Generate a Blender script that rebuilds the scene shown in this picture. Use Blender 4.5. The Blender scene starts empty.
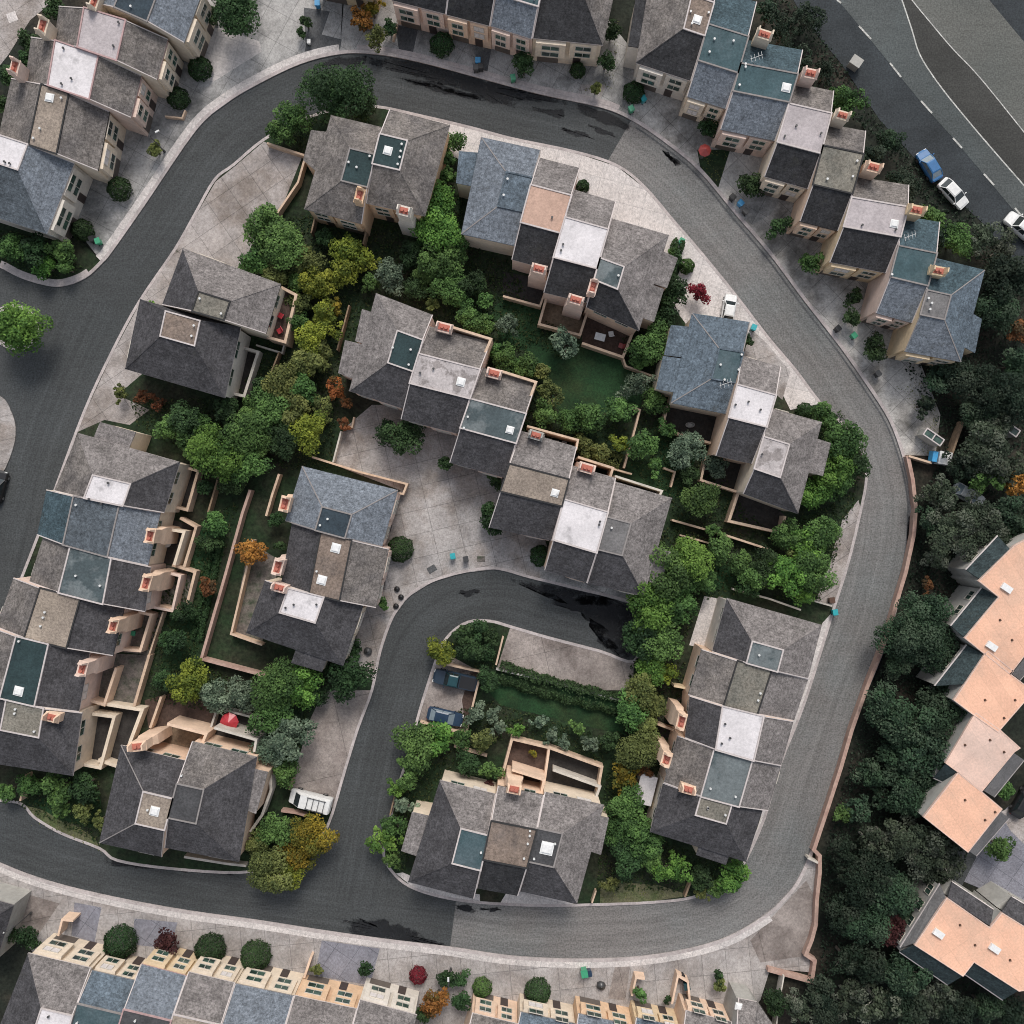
import bpy, bmesh, math, random
import numpy as np
from mathutils import Vector, Matrix
random.seed(7)
SC = bpy.context.scene
COL = SC.collection
HC = 115.0          # height of the drone above the street, metres
MPP = 0.125         # metres per photo pixel at street level

def W(px, py, z=0.0):
    k = (HC - z) / HC * MPP
    return Vector(((px - 512) * k, (512 - py) * k, z))
def W2(px, py, z=0.0):
    v = W(px, py, z); return (v.x, v.y)

# ---------------------------------------------------------------- materials
def new_mat(name):
    m = bpy.data.materials.new(name); m.use_nodes = True
    nt = m.node_tree
    for n in list(nt.nodes): nt.nodes.remove(n)
    out = nt.nodes.new('ShaderNodeOutputMaterial')
    b = nt.nodes.new('ShaderNodeBsdfPrincipled')
    nt.links.new(b.outputs[0], out.inputs[0])
    return m, nt, b
def N(nt, t, **kw):
    n = nt.nodes.new(t)
    for k, v in kw.items(): setattr(n, k, v)
    return n
def noise(nt, pos, scale, detail=4, rough=0.55):
    n = N(nt, 'ShaderNodeTexNoise'); n.inputs['Scale'].default_value = scale
    n.inputs['Detail'].default_value = detail; n.inputs['Roughness'].default_value = rough
    nt.links.new(pos, n.inputs['Vector']); return n.outputs['Fac']
def ramp(nt, fac, stops):
    r = N(nt, 'ShaderNodeValToRGB'); e = r.color_ramp.elements
    while len(e) < len(stops): e.new(0.5)
    for i, (p, c) in enumerate(stops):
        e[i].position = p
        e[i].color = (c, c, c, 1) if isinstance(c, (int, float)) else (*c, 1)
    nt.links.new(fac, r.inputs[0]); return r.outputs[0]
def mul(nt, a, b, fac=1.0):
    m = N(nt, 'ShaderNodeMix', data_type='RGBA', blend_type='MULTIPLY'); m.inputs[0].default_value = fac
    nt.links.new(a, m.inputs[6]); nt.links.new(b, m.inputs[7]); return m.outputs[2]
def mix(nt, fac, a, b):
    m = N(nt, 'ShaderNodeMix', data_type='RGBA')
    nt.links.new(fac, m.inputs[0])
    for s, v in ((6, a), (7, b)):
        if isinstance(v, tuple): m.inputs[s].default_value = (*v, 1)
        else: nt.links.new(v, m.inputs[s])
    return m.outputs[2]
def rgb(nt, c):
    n = N(nt, 'ShaderNodeRGB'); n.outputs[0].default_value = (*c, 1); return n.outputs[0]
def position(nt): return N(nt, 'ShaderNodeNewGeometry').outputs['Position']
def bump(nt, b, fac, strength=0.3, dist=0.05):
    n = N(nt, 'ShaderNodeBump'); n.inputs['Strength'].default_value = strength; n.inputs['Distance'].default_value = dist
    nt.links.new(fac, n.inputs['Height']); nt.links.new(n.outputs[0], b.inputs['Normal'])

def surf(name, col, grain=0.25, grain_scale=4.0, blotch=0.25, blotch_scale=0.25, rough=0.85, col2=None, c2scale=0.15, c2lo=0.45, c2hi=0.65, spec=0.25, bmp=0.2, metal=0.0):
    """weathered surface: base colour, fine grain, broad blotches, optional second tone in patches"""
    m, nt, b = new_mat(name); pos = position(nt)
    c = rgb(nt, col)
    if col2:
        c = mix(nt, ramp(nt, noise(nt, pos, c2scale, 5, .65), [(c2lo, 0.), (c2hi, 1.)]), c, tuple(col2))
    g = noise(nt, pos, grain_scale * .75, 4, .8)
    c = mul(nt, c, ramp(nt, g, [(.36, 1 - grain), (.64, 1 + grain)]))
    if blotch: c = mul(nt, c, ramp(nt, noise(nt, pos, blotch_scale, 6, .6), [(.3, 1 - blotch), (.7, 1 + blotch)]))
    nt.links.new(c, b.inputs['Base Color'])
    b.inputs['Roughness'].default_value = rough; b.inputs['Specular IOR Level'].default_value = spec; b.inputs['Metallic'].default_value = metal
    if bmp: bump(nt, b, g, bmp, 0.04)
    return m
def shingle(name, col, var=0.14, blotch=0.28, rough=0.9, col2=None, streak=.25):
    m, nt, b = new_mat(name); pos = position(nt)
    c = rgb(nt, col)
    if col2: c = mix(nt, ramp(nt, noise(nt, pos, .35, 5, .6), [(.42, 0.), (.62, 1.)]), c, tuple(col2))
    v = N(nt, 'ShaderNodeTexVoronoi'); v.inputs['Scale'].default_value = 3.2; nt.links.new(pos, v.inputs['Vector'])
    sep = N(nt, 'ShaderNodeSeparateColor'); nt.links.new(v.outputs['Color'], sep.inputs[0])
    c = mul(nt, c, ramp(nt, sep.outputs[0], [(0., 1 - var), (1., 1 + var)]))
    g = noise(nt, pos, 4.2, 4, .9)
    c = mul(nt, c, ramp(nt, g, [(.36, .52), (.64, 1.48)]))
    c = mul(nt, c, ramp(nt, noise(nt, pos, .45, 7, .75), [(.34, 1 - blotch), (.66, 1 + blotch)]))
    c = mul(nt, c, ramp(nt, noise(nt, pos, 1.6, 4, .7), [(.38, .84), (.62, 1.13)]))
    mo = ramp(nt, noise(nt, pos, .28, 6, .8), [(.60, 0.), (.68, .38)])
    c = mix(nt, mo, c, (.055, .055, .045))      # lichen and soot in patches
    # courses: horizontal lines following height on the slope
    sx = N(nt, 'ShaderNodeSeparateXYZ'); nt.links.new(pos, sx.inputs[0])
    mth = N(nt, 'ShaderNodeMath', operation='MULTIPLY'); mth.inputs[1].default_value = 6.5; nt.links.new(sx.outputs[2], mth.inputs[0])
    fr = N(nt, 'ShaderNodeMath', operation='FRACT'); nt.links.new(mth.outputs[0], fr.inputs[0])
    c = mul(nt, c, ramp(nt, fr.outputs[0], [(0., .82), (.25, 1.03)]))
    nt.links.new(c, b.inputs['Base Color'])
    b.inputs['Roughness'].default_value = rough; b.inputs['Specular IOR Level'].default_value = .2
    bump(nt, b, g, .35, .05)
    return m
def concrete(name, col, angle, size=(3.0, 2.4), stain=.3, joint=.60, col2=None, grain=.28):
    m, nt, b = new_mat(name); pos = position(nt)
    mp = N(nt, 'ShaderNodeMapping'); mp.inputs['Rotation'].default_value = (0, 0, angle); nt.links.new(pos, mp.inputs[0])
    br = N(nt, 'ShaderNodeTexBrick', offset=0.0); nt.links.new(mp.outputs[0], br.inputs['Vector'])
    br.inputs['Scale'].default_value = 1.0; br.inputs['Brick Width'].default_value = size[0]; br.inputs['Row Height'].default_value = size[1]
    br.inputs['Mortar Size'].default_value = .04; br.inputs['Mortar Smooth'].default_value = .2
    br.inputs['Color1'].default_value = (.93, .93, .93, 1); br.inputs['Color2'].default_value = (1.05, 1.04, 1.03, 1); br.inputs['Mortar'].default_value = (joint, joint, joint, 1)
    c = rgb(nt, col)
    if col2: c = mix(nt, ramp(nt, noise(nt, pos, .16, 6, .65), [(.45, 0.), (.62, 1.)]), c, tuple(col2))
    c = mul(nt, c, br.outputs[0])
    c = mul(nt, c, ramp(nt, noise(nt, pos, .22, 7, .7), [(.3, 1 - stain), (.62, 1.08)]))
    g = noise(nt, pos, 4.0, 4, .9)
    c = mul(nt, c, ramp(nt, g, [(.37, 1 - grain), (.63, 1 + grain)]))
    nt.links.new(c, b.inputs['Base Color']); b.inputs['Roughness'].default_value = .9; b.inputs['Specular IOR Level'].default_value = .2
    bump(nt, b, g, .15, .02)
    return m
def asphalt(name, col, rough=.85, stain=.3, col2=None, lane=False):
    m, nt, b = new_mat(name); pos = position(nt)
    c = rgb(nt, col)
    if col2: c = mix(nt, ramp(nt, noise(nt, pos, .06, 5, .6), [(.4, 0.), (.65, 1.)]), c, tuple(col2))
    c = mul(nt, c, ramp(nt, noise(nt, pos, .12, 7, .7), [(.3, 1 - stain), (.65, 1 + stain * .5)]))
    # long faint wear marks
    mp = N(nt, 'ShaderNodeMapping'); mp.inputs['Scale'].default_value = (.5, 3.2, 1); mp.inputs['Rotation'].default_value = (0, 0, .15); nt.links.new(pos, mp.inputs[0])
    c = mul(nt, c, ramp(nt, noise(nt, mp.outputs[0], .5, 4, .6), [(.3, .9), (.7, 1.08)]))
    if lane:      # wheel tracks and drag marks running along the carriageway
        at = N(nt, 'ShaderNodeAttribute', attribute_name='lane'); m3 = N(nt, 'ShaderNodeMapping'); m3.inputs['Scale'].default_value = (1.5, .035, 1); nt.links.new(at.outputs['Vector'], m3.inputs[0])
        c = mul(nt, c, ramp(nt, noise(nt, m3.outputs[0], 1.0, 5, .7), [(.3, .76), (.5, .98), (.7, 1.2)]))
        m4 = N(nt, 'ShaderNodeMapping'); m4.inputs['Scale'].default_value = (3.2, .12, 1); nt.links.new(at.outputs['Vector'], m4.inputs[0])
        c = mul(nt, c, ramp(nt, noise(nt, m4.outputs[0], 1.0, 6, .75), [(.27, .35), (.36, 1.)]))
    g = noise(nt, pos, 4.0, 4, .9)
    c = mul(nt, c, ramp(nt, g, [(.36, .60), (.64, 1.38)]))
    nt.links.new(c, b.inputs['Base Color']); b.inputs['Roughness'].default_value = rough; b.inputs['Specular IOR Level'].default_value = .25
    bump(nt, b, g, .2, .02)
    return m
def plain(name, col, rough=.6, metal=0., spec=.4):
    m, nt, b = new_mat(name); pos = position(nt)
    c = mul(nt, rgb(nt, col), ramp(nt, noise(nt, pos, 3.0, 4, .6), [(.3, .88), (.7, 1.1)]))
    nt.links.new(c, b.inputs['Base Color']); b.inputs['Roughness'].default_value = rough; b.inputs['Metallic'].default_value = metal; b.inputs['Specular IOR Level'].default_value = spec
    return m
def leafmat(name, c1, c2, c3=None):
    m, nt, b = new_mat(name)
    at = N(nt, 'ShaderNodeAttribute', attribute_name='tint')
    sep = N(nt, 'ShaderNodeSeparateColor'); nt.links.new(at.outputs['Color'], sep.inputs[0])
    oi = N(nt, 'ShaderNodeObjectInfo')
    c = mix(nt, sep.outputs[0], tuple(c1), tuple(c2))
    if c3: c = mix(nt, ramp(nt, sep.outputs[1], [(.62, 0.), (.8, 1.)]), c, tuple(c3))
    hv = N(nt, 'ShaderNodeHueSaturation'); hr = N(nt, 'ShaderNodeMapRange'); hr.inputs[3].default_value = .487; hr.inputs[4].default_value = .515
    nt.links.new(oi.outputs['Random'], hr.inputs[0]); nt.links.new(hr.outputs[0], hv.inputs['Hue']); nt.links.new(c, hv.inputs['Color']); c = hv.outputs[0]
    fr = N(nt, 'ShaderNodeMath', operation='MULTIPLY'); fr.inputs[1].default_value = 7.31; nt.links.new(oi.outputs['Random'], fr.inputs[0])
    f2 = N(nt, 'ShaderNodeMath', operation='FRACT'); nt.links.new(fr.outputs[0], f2.inputs[0])
    c = mul(nt, c, ramp(nt, f2.outputs[0], [(0., .78), (1., 1.25)]))
    nt.links.new(c, b.inputs['Base Color']); b.inputs['Roughness'].default_value = .75; b.inputs['Specular IOR Level'].default_value = .25
    tr = N(nt, 'ShaderNodeBsdfTranslucent'); nt.links.new(c, tr.inputs[0])
    ms = N(nt, 'ShaderNodeMixShader'); ms.inputs[0].default_value = .22
    nt.links.new(b.outputs[0], ms.inputs[1]); nt.links.new(tr.outputs[0], ms.inputs[2])
    out = [n for n in nt.nodes if n.type == 'OUTPUT_MATERIAL'][0]
    nt.links.new(ms.outputs[0], out.inputs[0])
    return m

M = {}
def mats():
    M['soil'] = surf('soil', (.016, .032, .013), .5, 3.0, .4, .2, col2=(.032, .030, .019), c2scale=.12)
    M['wood_floor'] = surf('leaf_litter', (.016, .020, .014), .5, 3.0, .4, .2, col2=(.030, .024, .018), c2scale=.1)
    M['lawn'] = surf('lawn_grass', (.014, .043, .015), .4, 6.0, .3, .3, col2=(.024, .043, .015), c2scale=.2)
    M['dry_grass'] = surf('dry_grass', (.13, .125, .07), .4, 6.0, .3, .3, col2=(.06, .08, .03), c2scale=.3)
    M['asphalt'] = asphalt('dark_asphalt', (.066, .070, .070), stain=.25, col2=(.055, .060, .061))
    M['asphalt_new'] = asphalt('grey_asphalt', (.165, .157, .149), stain=.2, col2=(.098, .103, .100))
    M['asphalt_side'] = asphalt('weathered_asphalt', (.092, .094, .096), stain=.25)
    M['asphalt_hwy'] = asphalt('highway_asphalt', (.085, .094, .092), stain=.3, col2=(.062, .073, .073))
    M['asphalt_hwy_dark'] = asphalt('old_road_asphalt', (.036, .042, .046), stain=.4)
    M['asphalt_median'] = asphalt('median_asphalt', (.050, .050, .046), stain=.3)
    M['asphalt_tan'] = asphalt('tan_highway_asphalt', (.145, .146, .132), stain=.25, col2=(.09, .094, .086))
    M['r_moss'] = shingle('dark_mansard_shingle', (.034, .048, .050))
    M['lane_dark'] = asphalt('worn_dark_asphalt', (.066, .070, .070), stain=.25, col2=(.055, .060, .061), lane=True)
    M['lane_new'] = asphalt('worn_grey_asphalt', (.195, .184, .174), stain=.2, col2=(.150, .154, .150), lane=True)
    M['damp_shade'] = asphalt('damp_shaded_asphalt', (.014, .015, .017), rough=.7, stain=.5)  # near-black road tone for damp, also for painted house and tree shade
    m = M['damp_shade']; nt = m.node_tree; b = [n for n in nt.nodes if n.type == 'BSDF_PRINCIPLED'][0]; o = [n for n in nt.nodes if n.type == 'OUTPUT_MATERIAL'][0]
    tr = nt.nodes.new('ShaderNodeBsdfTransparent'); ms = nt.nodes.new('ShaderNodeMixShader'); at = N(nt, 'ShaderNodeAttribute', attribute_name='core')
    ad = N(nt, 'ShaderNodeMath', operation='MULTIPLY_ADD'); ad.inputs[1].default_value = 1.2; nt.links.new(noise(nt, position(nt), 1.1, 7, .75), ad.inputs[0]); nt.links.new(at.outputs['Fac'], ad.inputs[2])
    nt.links.new(ramp(nt, ad.outputs[0], [(.66, 0.), (.90, .88)]), ms.inputs[0])       # damp and painted shade fade out towards the edges
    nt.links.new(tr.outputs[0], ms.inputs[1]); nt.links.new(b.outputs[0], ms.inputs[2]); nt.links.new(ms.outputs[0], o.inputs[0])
    M['conc_pale'] = concrete('pale_concrete', (.55, .513, .49), .26, stain=.15, joint=.78)
    M['conc_court'] = concrete('court_concrete', (.385, .362, .348), -.23, (3.4, 2.9), stain=.35, col2=(.27, .235, .21))
    M['conc_drive'] = concrete('driveway_concrete', (.40, .365, .345), -.6, (3.2, 2.8), stain=.38, col2=(.25, .215, .19))
    M['conc_grey'] = concrete('grey_driveway_concrete', (.41, .40, .385), .5, (3.0, 3.4), stain=.35, col2=(.17, .17, .165))
    M['conc_right'] = concrete('right_driveway_concrete', (.50, .48, .45), .8, (3.0, 3.0), stain=.4, col2=(.20, .19, .175))
    M['conc_bottom'] = concrete('lower_driveway_concrete', (.385, .36, .345), -.1, (3.0, 3.0), stain=.32, col2=(.29, .26, .24))
    M['conc_pad'] = concrete('parking_concrete', (.31, .272, .248), -.23, (9, 9), stain=.4, col2=(.19, .16, .145))
    M['conc_cool'] = concrete('slate_paving', (.22, .22, .25), .6, (2.5, 2.5), stain=.3)
    M['kerb'] = surf('kerb_concrete', (.42, .375, .36), .2, 4, .2, .3)
    M['white_line'] = surf('road_paint', (.42, .42, .39), .45, 5, .25, .8)
    # roofs
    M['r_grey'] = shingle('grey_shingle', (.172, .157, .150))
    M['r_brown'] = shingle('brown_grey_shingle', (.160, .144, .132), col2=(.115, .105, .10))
    M['r_dark'] = shingle('charcoal_shade_shingle', (.060, .058, .061))  # dark roofs; on single slopes it paints their shade into the colour
    M['r_black'] = shingle('black_shade_shingle', (.036, .036, .038))  # dark roofs; beside paler slopes it paints the side turned from the sun
    M['r_blue'] = shingle('blue_shingle', (.145, .163, .185), var=.15, blotch=.12)
    M['r_steel'] = shingle('steel_blue_shingle', (.098, .124, .148), var=.15)
    M['r_teal'] = shingle('teal_shingle', (.050, .077, .090), var=.15)
    M['r_slate'] = shingle('slate_shingle', (.080, .094, .106), var=.15)
    M['d_white'] = surf('white_roof_membrane', (.62, .59, .59), .12, 5, .12, .35, col2=(.42, .40, .40), c2scale=.5, c2lo=.58, c2hi=.72)
    M['d_pink'] = surf('pinkish_roof_membrane', (.40, .36, .36), .18, 5, .15, .4)
    M['d_stain'] = surf('stained_roof_membrane', (.42, .385, .375), .2, 5, .2, .5, col2=(.25, .225, .215), c2scale=.4, c2lo=.5, c2hi=.56)
    M['d_tan'] = surf('tan_gravel_roof', (.235, .195, .16), .35, 5, .2, .35, col2=(.30, .25, .20), c2scale=.2)
    M['d_olive'] = surf('olive_gravel_roof', (.19, .175, .145), .4, 5, .2, .35, col2=(.14, .135, .115), c2scale=.3)
    M['d_brown'] = surf('brown_gravel_roof', (.20, .155, .125), .35, 5, .25, .35, col2=(.135, .11, .095), c2scale=.3)
    M['d_green'] = surf('dark_green_roof_membrane', (.026, .046, .048), .25, 5, .25, .4)
    M['d_teal'] = surf('teal_roof_membrane', (.052, .090, .100), .2, 5, .2, .4, col2=(.075, .105, .115), c2scale=.2)
    M['d_sage'] = surf('sage_roof_membrane', (.135, .155, .158), .2, 5, .2, .4, col2=(.065, .085, .09), c2scale=.18, c2lo=.48, c2hi=.54)
    M['d_peach'] = surf('peach_roof_membrane', (.46, .31, .24), .15, 5, .15, .4)
    M['d_grey'] = surf('grey_roof_membrane', (.155, .15, .148), .25, 5, .2, .4)
    M['d_black'] = surf('black_roof_membrane', (.06, .06, .062), .3, 5, .25, .4)
    M['d_navy'] = surf('navy_roof_membrane', (.035, .050, .062), .25, 5, .25, .4)
    M['d_salmon'] = concrete('salmon_roof_coating', (.72, .43, .30), -.6, (1.5, 9), stain=.10, joint=.9, col2=(.62, .40, .29), grain=.12)
    M['d_pale_salmon'] = concrete('pale_salmon_roof_coating', (.66, .47, .385), -.6, (1.5, 9), stain=.12, joint=.9, col2=(.58, .43, .36), grain=.12)
    # walls
    M['w_cream'] = surf('cream_stucco', (.66, .56, .44), .08, 3, .12, .5)
    M['w_peach'] = surf('peach_stucco', (.68, .50, .37), .08, 3, .12, .5)
    M['w_pink'] = surf('pink_stucco', (.66, .51, .43), .08, 3, .12, .5)
    M['w_yellow'] = surf('ochre_stucco', (.63, .49, .32), .08, 3, .12, .5)
    M['w_orange'] = surf('orange_stucco', (.66, .46, .30), .08, 3, .12, .5)
    M['w_white'] = surf('offwhite_stucco', (.62, .57, .50), .08, 3, .12, .5)
    M['w_grey'] = surf('grey_stucco', (.36, .35, .32), .1, 3, .15, .5)
    M['w_wall'] = surf('garden_stucco', (.62, .46, .335), .12, 3, .2, .5, col2=(.40, .29, .21), c2scale=.5)
    M['w_wallpink'] = surf('rose_garden_stucco', (.46, .32, .26), .12, 3, .2, .5, col2=(.30, .19, .155), c2scale=.5)
    M['w_wallwhite'] = surf('pale_garden_stucco', (.52, .48, .42), .12, 3, .2, .5)
    M['timber'] = surf('weathered_timber', (.27, .19, .125), .2, 4, .25, .6)
    M['t_light'] = surf('light_trim', (.50, .45, .43), .1, 4, .1, .5)
    M['t_pink'] = surf('rosy_trim', (.40, .27, .26), .1, 4, .15, .5)
    M['t_dark'] = surf('dark_trim', (.035, .035, .035), .1, 4, .1, .5)
    M['t_mid'] = surf('grey_trim', (.24, .22, .21), .1, 4, .1, .5)
    M['frame'] = plain('pale_frame', (.50, .46, .40), .5)
    m, nt, b = new_mat('window_glass')
    nt.links.new(ramp(nt, noise(nt, position(nt), .7, 3, .6), [(.4, (.018, .032, .028)), (.62, (.06, .11, .085))]), b.inputs['Base Color'])
    b.inputs['Roughness'].default_value = .08; b.inputs['Specular IOR Level'].default_value = .6
    M['glass'] = m
    M['blind'] = plain('drawn_blind', (.62, .58, .56), .6)
    M['skylight'] = plain('skylight_dome', (.72, .72, .70), .3)
    M['vent'] = plain('galvanised_vent', (.60, .60, .58), .4)
    M['garage'] = plain('garage_door_paint', (.12, .10, .085), .6)
    M['door'] = plain('dark_door_paint', (.06, .045, .04), .5)
    M['flue'] = plain('terracotta_flue', (.42, .14, .10), .8)
    M['patio'] = surf('patio_tiles', (.075, .050, .040), .3, 4, .3, .5)
    M['patio_dark'] = surf('dark_patio_paving', (.040, .036, .033), .3, 4, .3, .5)
    M['patio_tan'] = surf('tan_patio_paving', (.17, .125, .085), .3, 4, .3, .5)
    M['patio_stone'] = surf('mottled_patio_stone', (.16, .14, .125), .35, 3, .35, .6, col2=(.05, .06, .04), c2scale=.6)
    # leaves
    M['l_dark'] = leafmat('dark_leaves', (0.0186, 0.0383, 0.0155), (0.0510, 0.1007, 0.0344))
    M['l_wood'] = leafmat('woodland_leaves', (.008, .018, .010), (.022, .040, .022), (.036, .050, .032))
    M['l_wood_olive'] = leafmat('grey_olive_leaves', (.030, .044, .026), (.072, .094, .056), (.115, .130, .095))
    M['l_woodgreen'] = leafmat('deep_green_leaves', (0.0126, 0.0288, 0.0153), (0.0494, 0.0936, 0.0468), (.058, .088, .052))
    M['l_cover'] = leafmat('low_cover_leaves', (.014, .034, .011), (.044, .085, .025), (.07, .085, .03))
    M['l_mid'] = leafmat('green_leaves', (0.0378, 0.0799, 0.0238), (0.1217, 0.2215, 0.0593))
    M['l_bright'] = leafmat('bright_green_leaves', (0.0486, 0.1148, 0.0238), (0.1659, 0.3020, 0.0582))
    M['l_yellowgreen'] = leafmat('yellow_green_leaves', (0.0807, 0.1148, 0.0186), (0.2915, 0.3214, 0.0433))
    M['l_yellow'] = leafmat('yellow_leaves', (0.1170, 0.0945, 0.0126), (0.3240, 0.2460, 0.0288), (.10, .11, .02))
    M['l_olive'] = leafmat('olive_leaves', (0.0626, 0.0810, 0.0248), (0.1934, 0.2137, 0.0655))
    M['l_grey'] = leafmat('grey_green_leaves', (0.0570, 0.0911, 0.0570), (0.2048, 0.2631, 0.1750))
    M['l_orange'] = leafmat('orange_leaves', (0.200, 0.075, 0.022), (0.413, 0.169, 0.044), (0.125, 0.088, 0.025))
    M['l_red'] = leafmat('crimson_leaves', (.11, .012, .018), (.22, .025, .040))
    M['l_maroon'] = leafmat('maroon_leaves', (.045, .014, .016), (.085, .030, .028))
    M['l_rust'] = leafmat('rust_leaves', (0.130, 0.052, 0.023), (0.247, 0.098, 0.039), (0.078, 0.052, 0.026))
    M['bark'] = surf('bark', (.10, .085, .07), .3, 5, .2, 1)
    M['bark_pale'] = surf('pale_bark', (.30, .29, .25), .2, 5, .2, 1)
    for n, c in dict(c_white=(.68, .68, .66), c_navy=(.018, .040, .075), c_blue=(.03, .13, .30), c_dark=(.020, .035, .055), c_silver=(.50, .52, .52), c_green=(.05, .30, .16), c_teal=(.03, .33, .36), c_skyblue=(.06, .30, .55), c_black=(.015, .015, .016), c_bingrey=(.05, .05, .05), c_darkteal=(.012, .05, .06), c_red=(.40, .03, .04), c_brown=(.10, .055, .035), c_brickred=(.26, .045, .04)).items():
        M[n] = plain('paint_' + n[2:], c, .35, spec=.5)
    M['tyre'] = plain('tyre_rubber', (.015, .015, .015), .9)
    M['rim'] = plain('alloy_rim', (.4, .4, .4), .3, .8)
    M['autoglass'] = plain('car_glass', (.02, .028, .03), .08, spec=.6)
    M['autoglass_pale'] = plain('painted_reflection_glass', (.20, .25, .28), .12, spec=.6)  # sky reflection painted in as a pale glass colour
    M['lamp'] = plain('headlamp_glass', (.65, .65, .62), .2)
    M['taillamp'] = plain('tail_lamp', (.35, .03, .02), .3)
mats()

# ---------------------------------------------------------------- mesh builder
class MB:
    def __init__(s): s.v = []; s.f = []; s.m = []
    def poly(s, pts, mi=0):
        i = len(s.v); s.v += [tuple(p) for p in pts]; s.f.append(tuple(range(i, i + len(pts)))); s.m.append(mi)
    def hexa(s, b, t, mi=0, cap=True):
        """b, t: bottom and top rings (same count, counter-clockwise)"""
        n = len(b); i = len(s.v); s.v += [tuple(p) for p in b] + [tuple(p) for p in t]
        for k in range(n):
            j = (k + 1) % n; s.f.append((i + k, i + j, i + n + j, i + n + k)); s.m.append(mi)
        if cap:
            s.f.append(tuple(i + k for k in reversed(range(n)))); s.m.append(mi)
            s.f.append(tuple(i + n + k for k in range(n))); s.m.append(mi)
    def prism(s, pts, z0, z1, mi=0):
        pts = ccw([(p[0], p[1]) for p in pts])
        s.hexa([(x, y, z0) for x, y in pts], [(x, y, z1) for x, y in pts], mi)
    def box(s, c, sx, sy, z0, z1, ang=0., mi=0, taper=1.0):
        ca, sa = math.cos(ang), math.sin(ang)
        def ring(k, z): return [(c[0] + ca * a * sx / 2 * k - sa * b * sy / 2 * k, c[1] + sa * a * sx / 2 * k + ca * b * sy / 2 * k, z) for a, b in ((-1, -1), (1, -1), (1, 1), (-1, 1))]
        s.hexa(ring(1, z0), ring(taper, z1), mi)
    def obox(s, p, u, v, w, mi=0):
        """oriented box from corner p and three edge vectors"""
        p = Vector(p); u = Vector(u); v = Vector(v); w = Vector(w)
        if u.cross(v).dot(w) < 0: u, v = v, u
        b = [p, p + u, p + u + v, p + v]
        s.hexa(b, [q + w for q in b], mi)
    def cyl(s, c, r, z0, z1, n=10, mi=0, r2=None):
        r2 = r if r2 is None else r2
        a = [2 * math.pi * k / n for k in range(n)]
        s.hexa([(c[0] + r * math.cos(t), c[1] + r * math.sin(t), z0) for t in a], [(c[0] + r2 * math.cos(t), c[1] + r2 * math.sin(t), z1) for t in a], mi)
    def tube(s, pts, radii, n=6, mi=0):
        rings = []
        for i, p in enumerate(pts):
            p = Vector(p); d = Vector(pts[min(i + 1, len(pts) - 1)]) - Vector(pts[max(i - 1, 0)])
            if d.length < 1e-6: d = Vector((0, 0, 1))
            d.normalize(); a = d.orthogonal().normalized(); b = d.cross(a)
            rings.append([p + (a * math.cos(t) + b * math.sin(t)) * radii[i] for t in [2 * math.pi * k / n for k in range(n)]])
        i0 = len(s.v)
        for r in rings: s.v += [tuple(q) for q in r]
        for k in range(len(rings) - 1):
            for j in range(n):
                a = i0 + k * n + j; b = i0 + k * n + (j + 1) % n
                s.f.append((a, b, b + n, a + n)); s.m.append(mi)
        s.f.append(tuple(i0 + j for j in reversed(range(n)))); s.m.append(mi)
        s.f.append(tuple(i0 + (len(rings) - 1) * n + j for j in range(n))); s.m.append(mi)
    def build(s, name, materials, parent=None, smooth=False, offset=None, bevel=0):
        me = bpy.data.meshes.new(name)
        o_ = offset if offset is not None else (parent.location if parent is not None and parent.parent is None else None)
        if parent is not None and parent.parent is not None and offset is None:
            r = parent
            while r.parent is not None: r = r.parent
            o_ = r.location
        v = s.v if o_ is None else [(a - o_[0], b - o_[1], c - o_[2]) for a, b, c in s.v]
        me.from_pydata(v, [], s.f)
        if not isinstance(materials, (list, tuple)): materials = [materials]
        for m in materials: me.materials.append(M[m] if isinstance(m, str) else m)
        if len(materials) > 1: me.polygons.foreach_set('material_index', s.m)
        if smooth: me.polygons.foreach_set('use_smooth', [True] * len(s.f))
        me.update()
        if bevel:
            bm = bmesh.new(); bm.from_mesh(me)
            bmesh.ops.bevel(bm, geom=[e for e in bm.edges], offset=bevel, segments=2, affect='EDGES', clamp_overlap=True)
            bm.to_mesh(me); bm.free()
        o = bpy.data.objects.new(name, me); COL.objects.link(o)
        if parent is not None: o.parent = parent
        return o
def area2(p): return sum(p[i][0] * p[(i + 1) % len(p)][1] - p[(i + 1) % len(p)][0] * p[i][1] for i in range(len(p)))
def ccw(p): return list(p) if area2(p) > 0 else list(reversed(p))
def inside(x, y, poly):
    c = False; n = len(poly); j = n - 1
    for i in range(n):
        if (poly[i][1] > y) != (poly[j][1] > y) and x < (poly[j][0] - poly[i][0]) * (y - poly[i][1]) / (poly[j][1] - poly[i][1]) + poly[i][0]: c = not c
        j = i
    return c
def smooth(pts, n=5, closed=False):
    out = []; L = len(pts)
    rng = range(L if closed else L - 1)
    for i in rng:
        g = lambda k: Vector((*pts[k % L][:2], 0)) if closed else Vector((*pts[max(0, min(L - 1, k))][:2], 0))
        p0, p1, p2, p3 = g(i - 1), g(i), g(i + 1), g(i + 2)
        for k in range(n):
            t = k / n
            q = .5 * ((2 * p1) + (p2 - p0) * t + (2 * p0 - 5 * p1 + 4 * p2 - p3) * t * t + (3 * p1 - p0 - 3 * p2 + p3) * t ** 3)
            out.append((q.x, q.y))
    if not closed: out.append(tuple(pts[-1][:2]))
    return out

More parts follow.
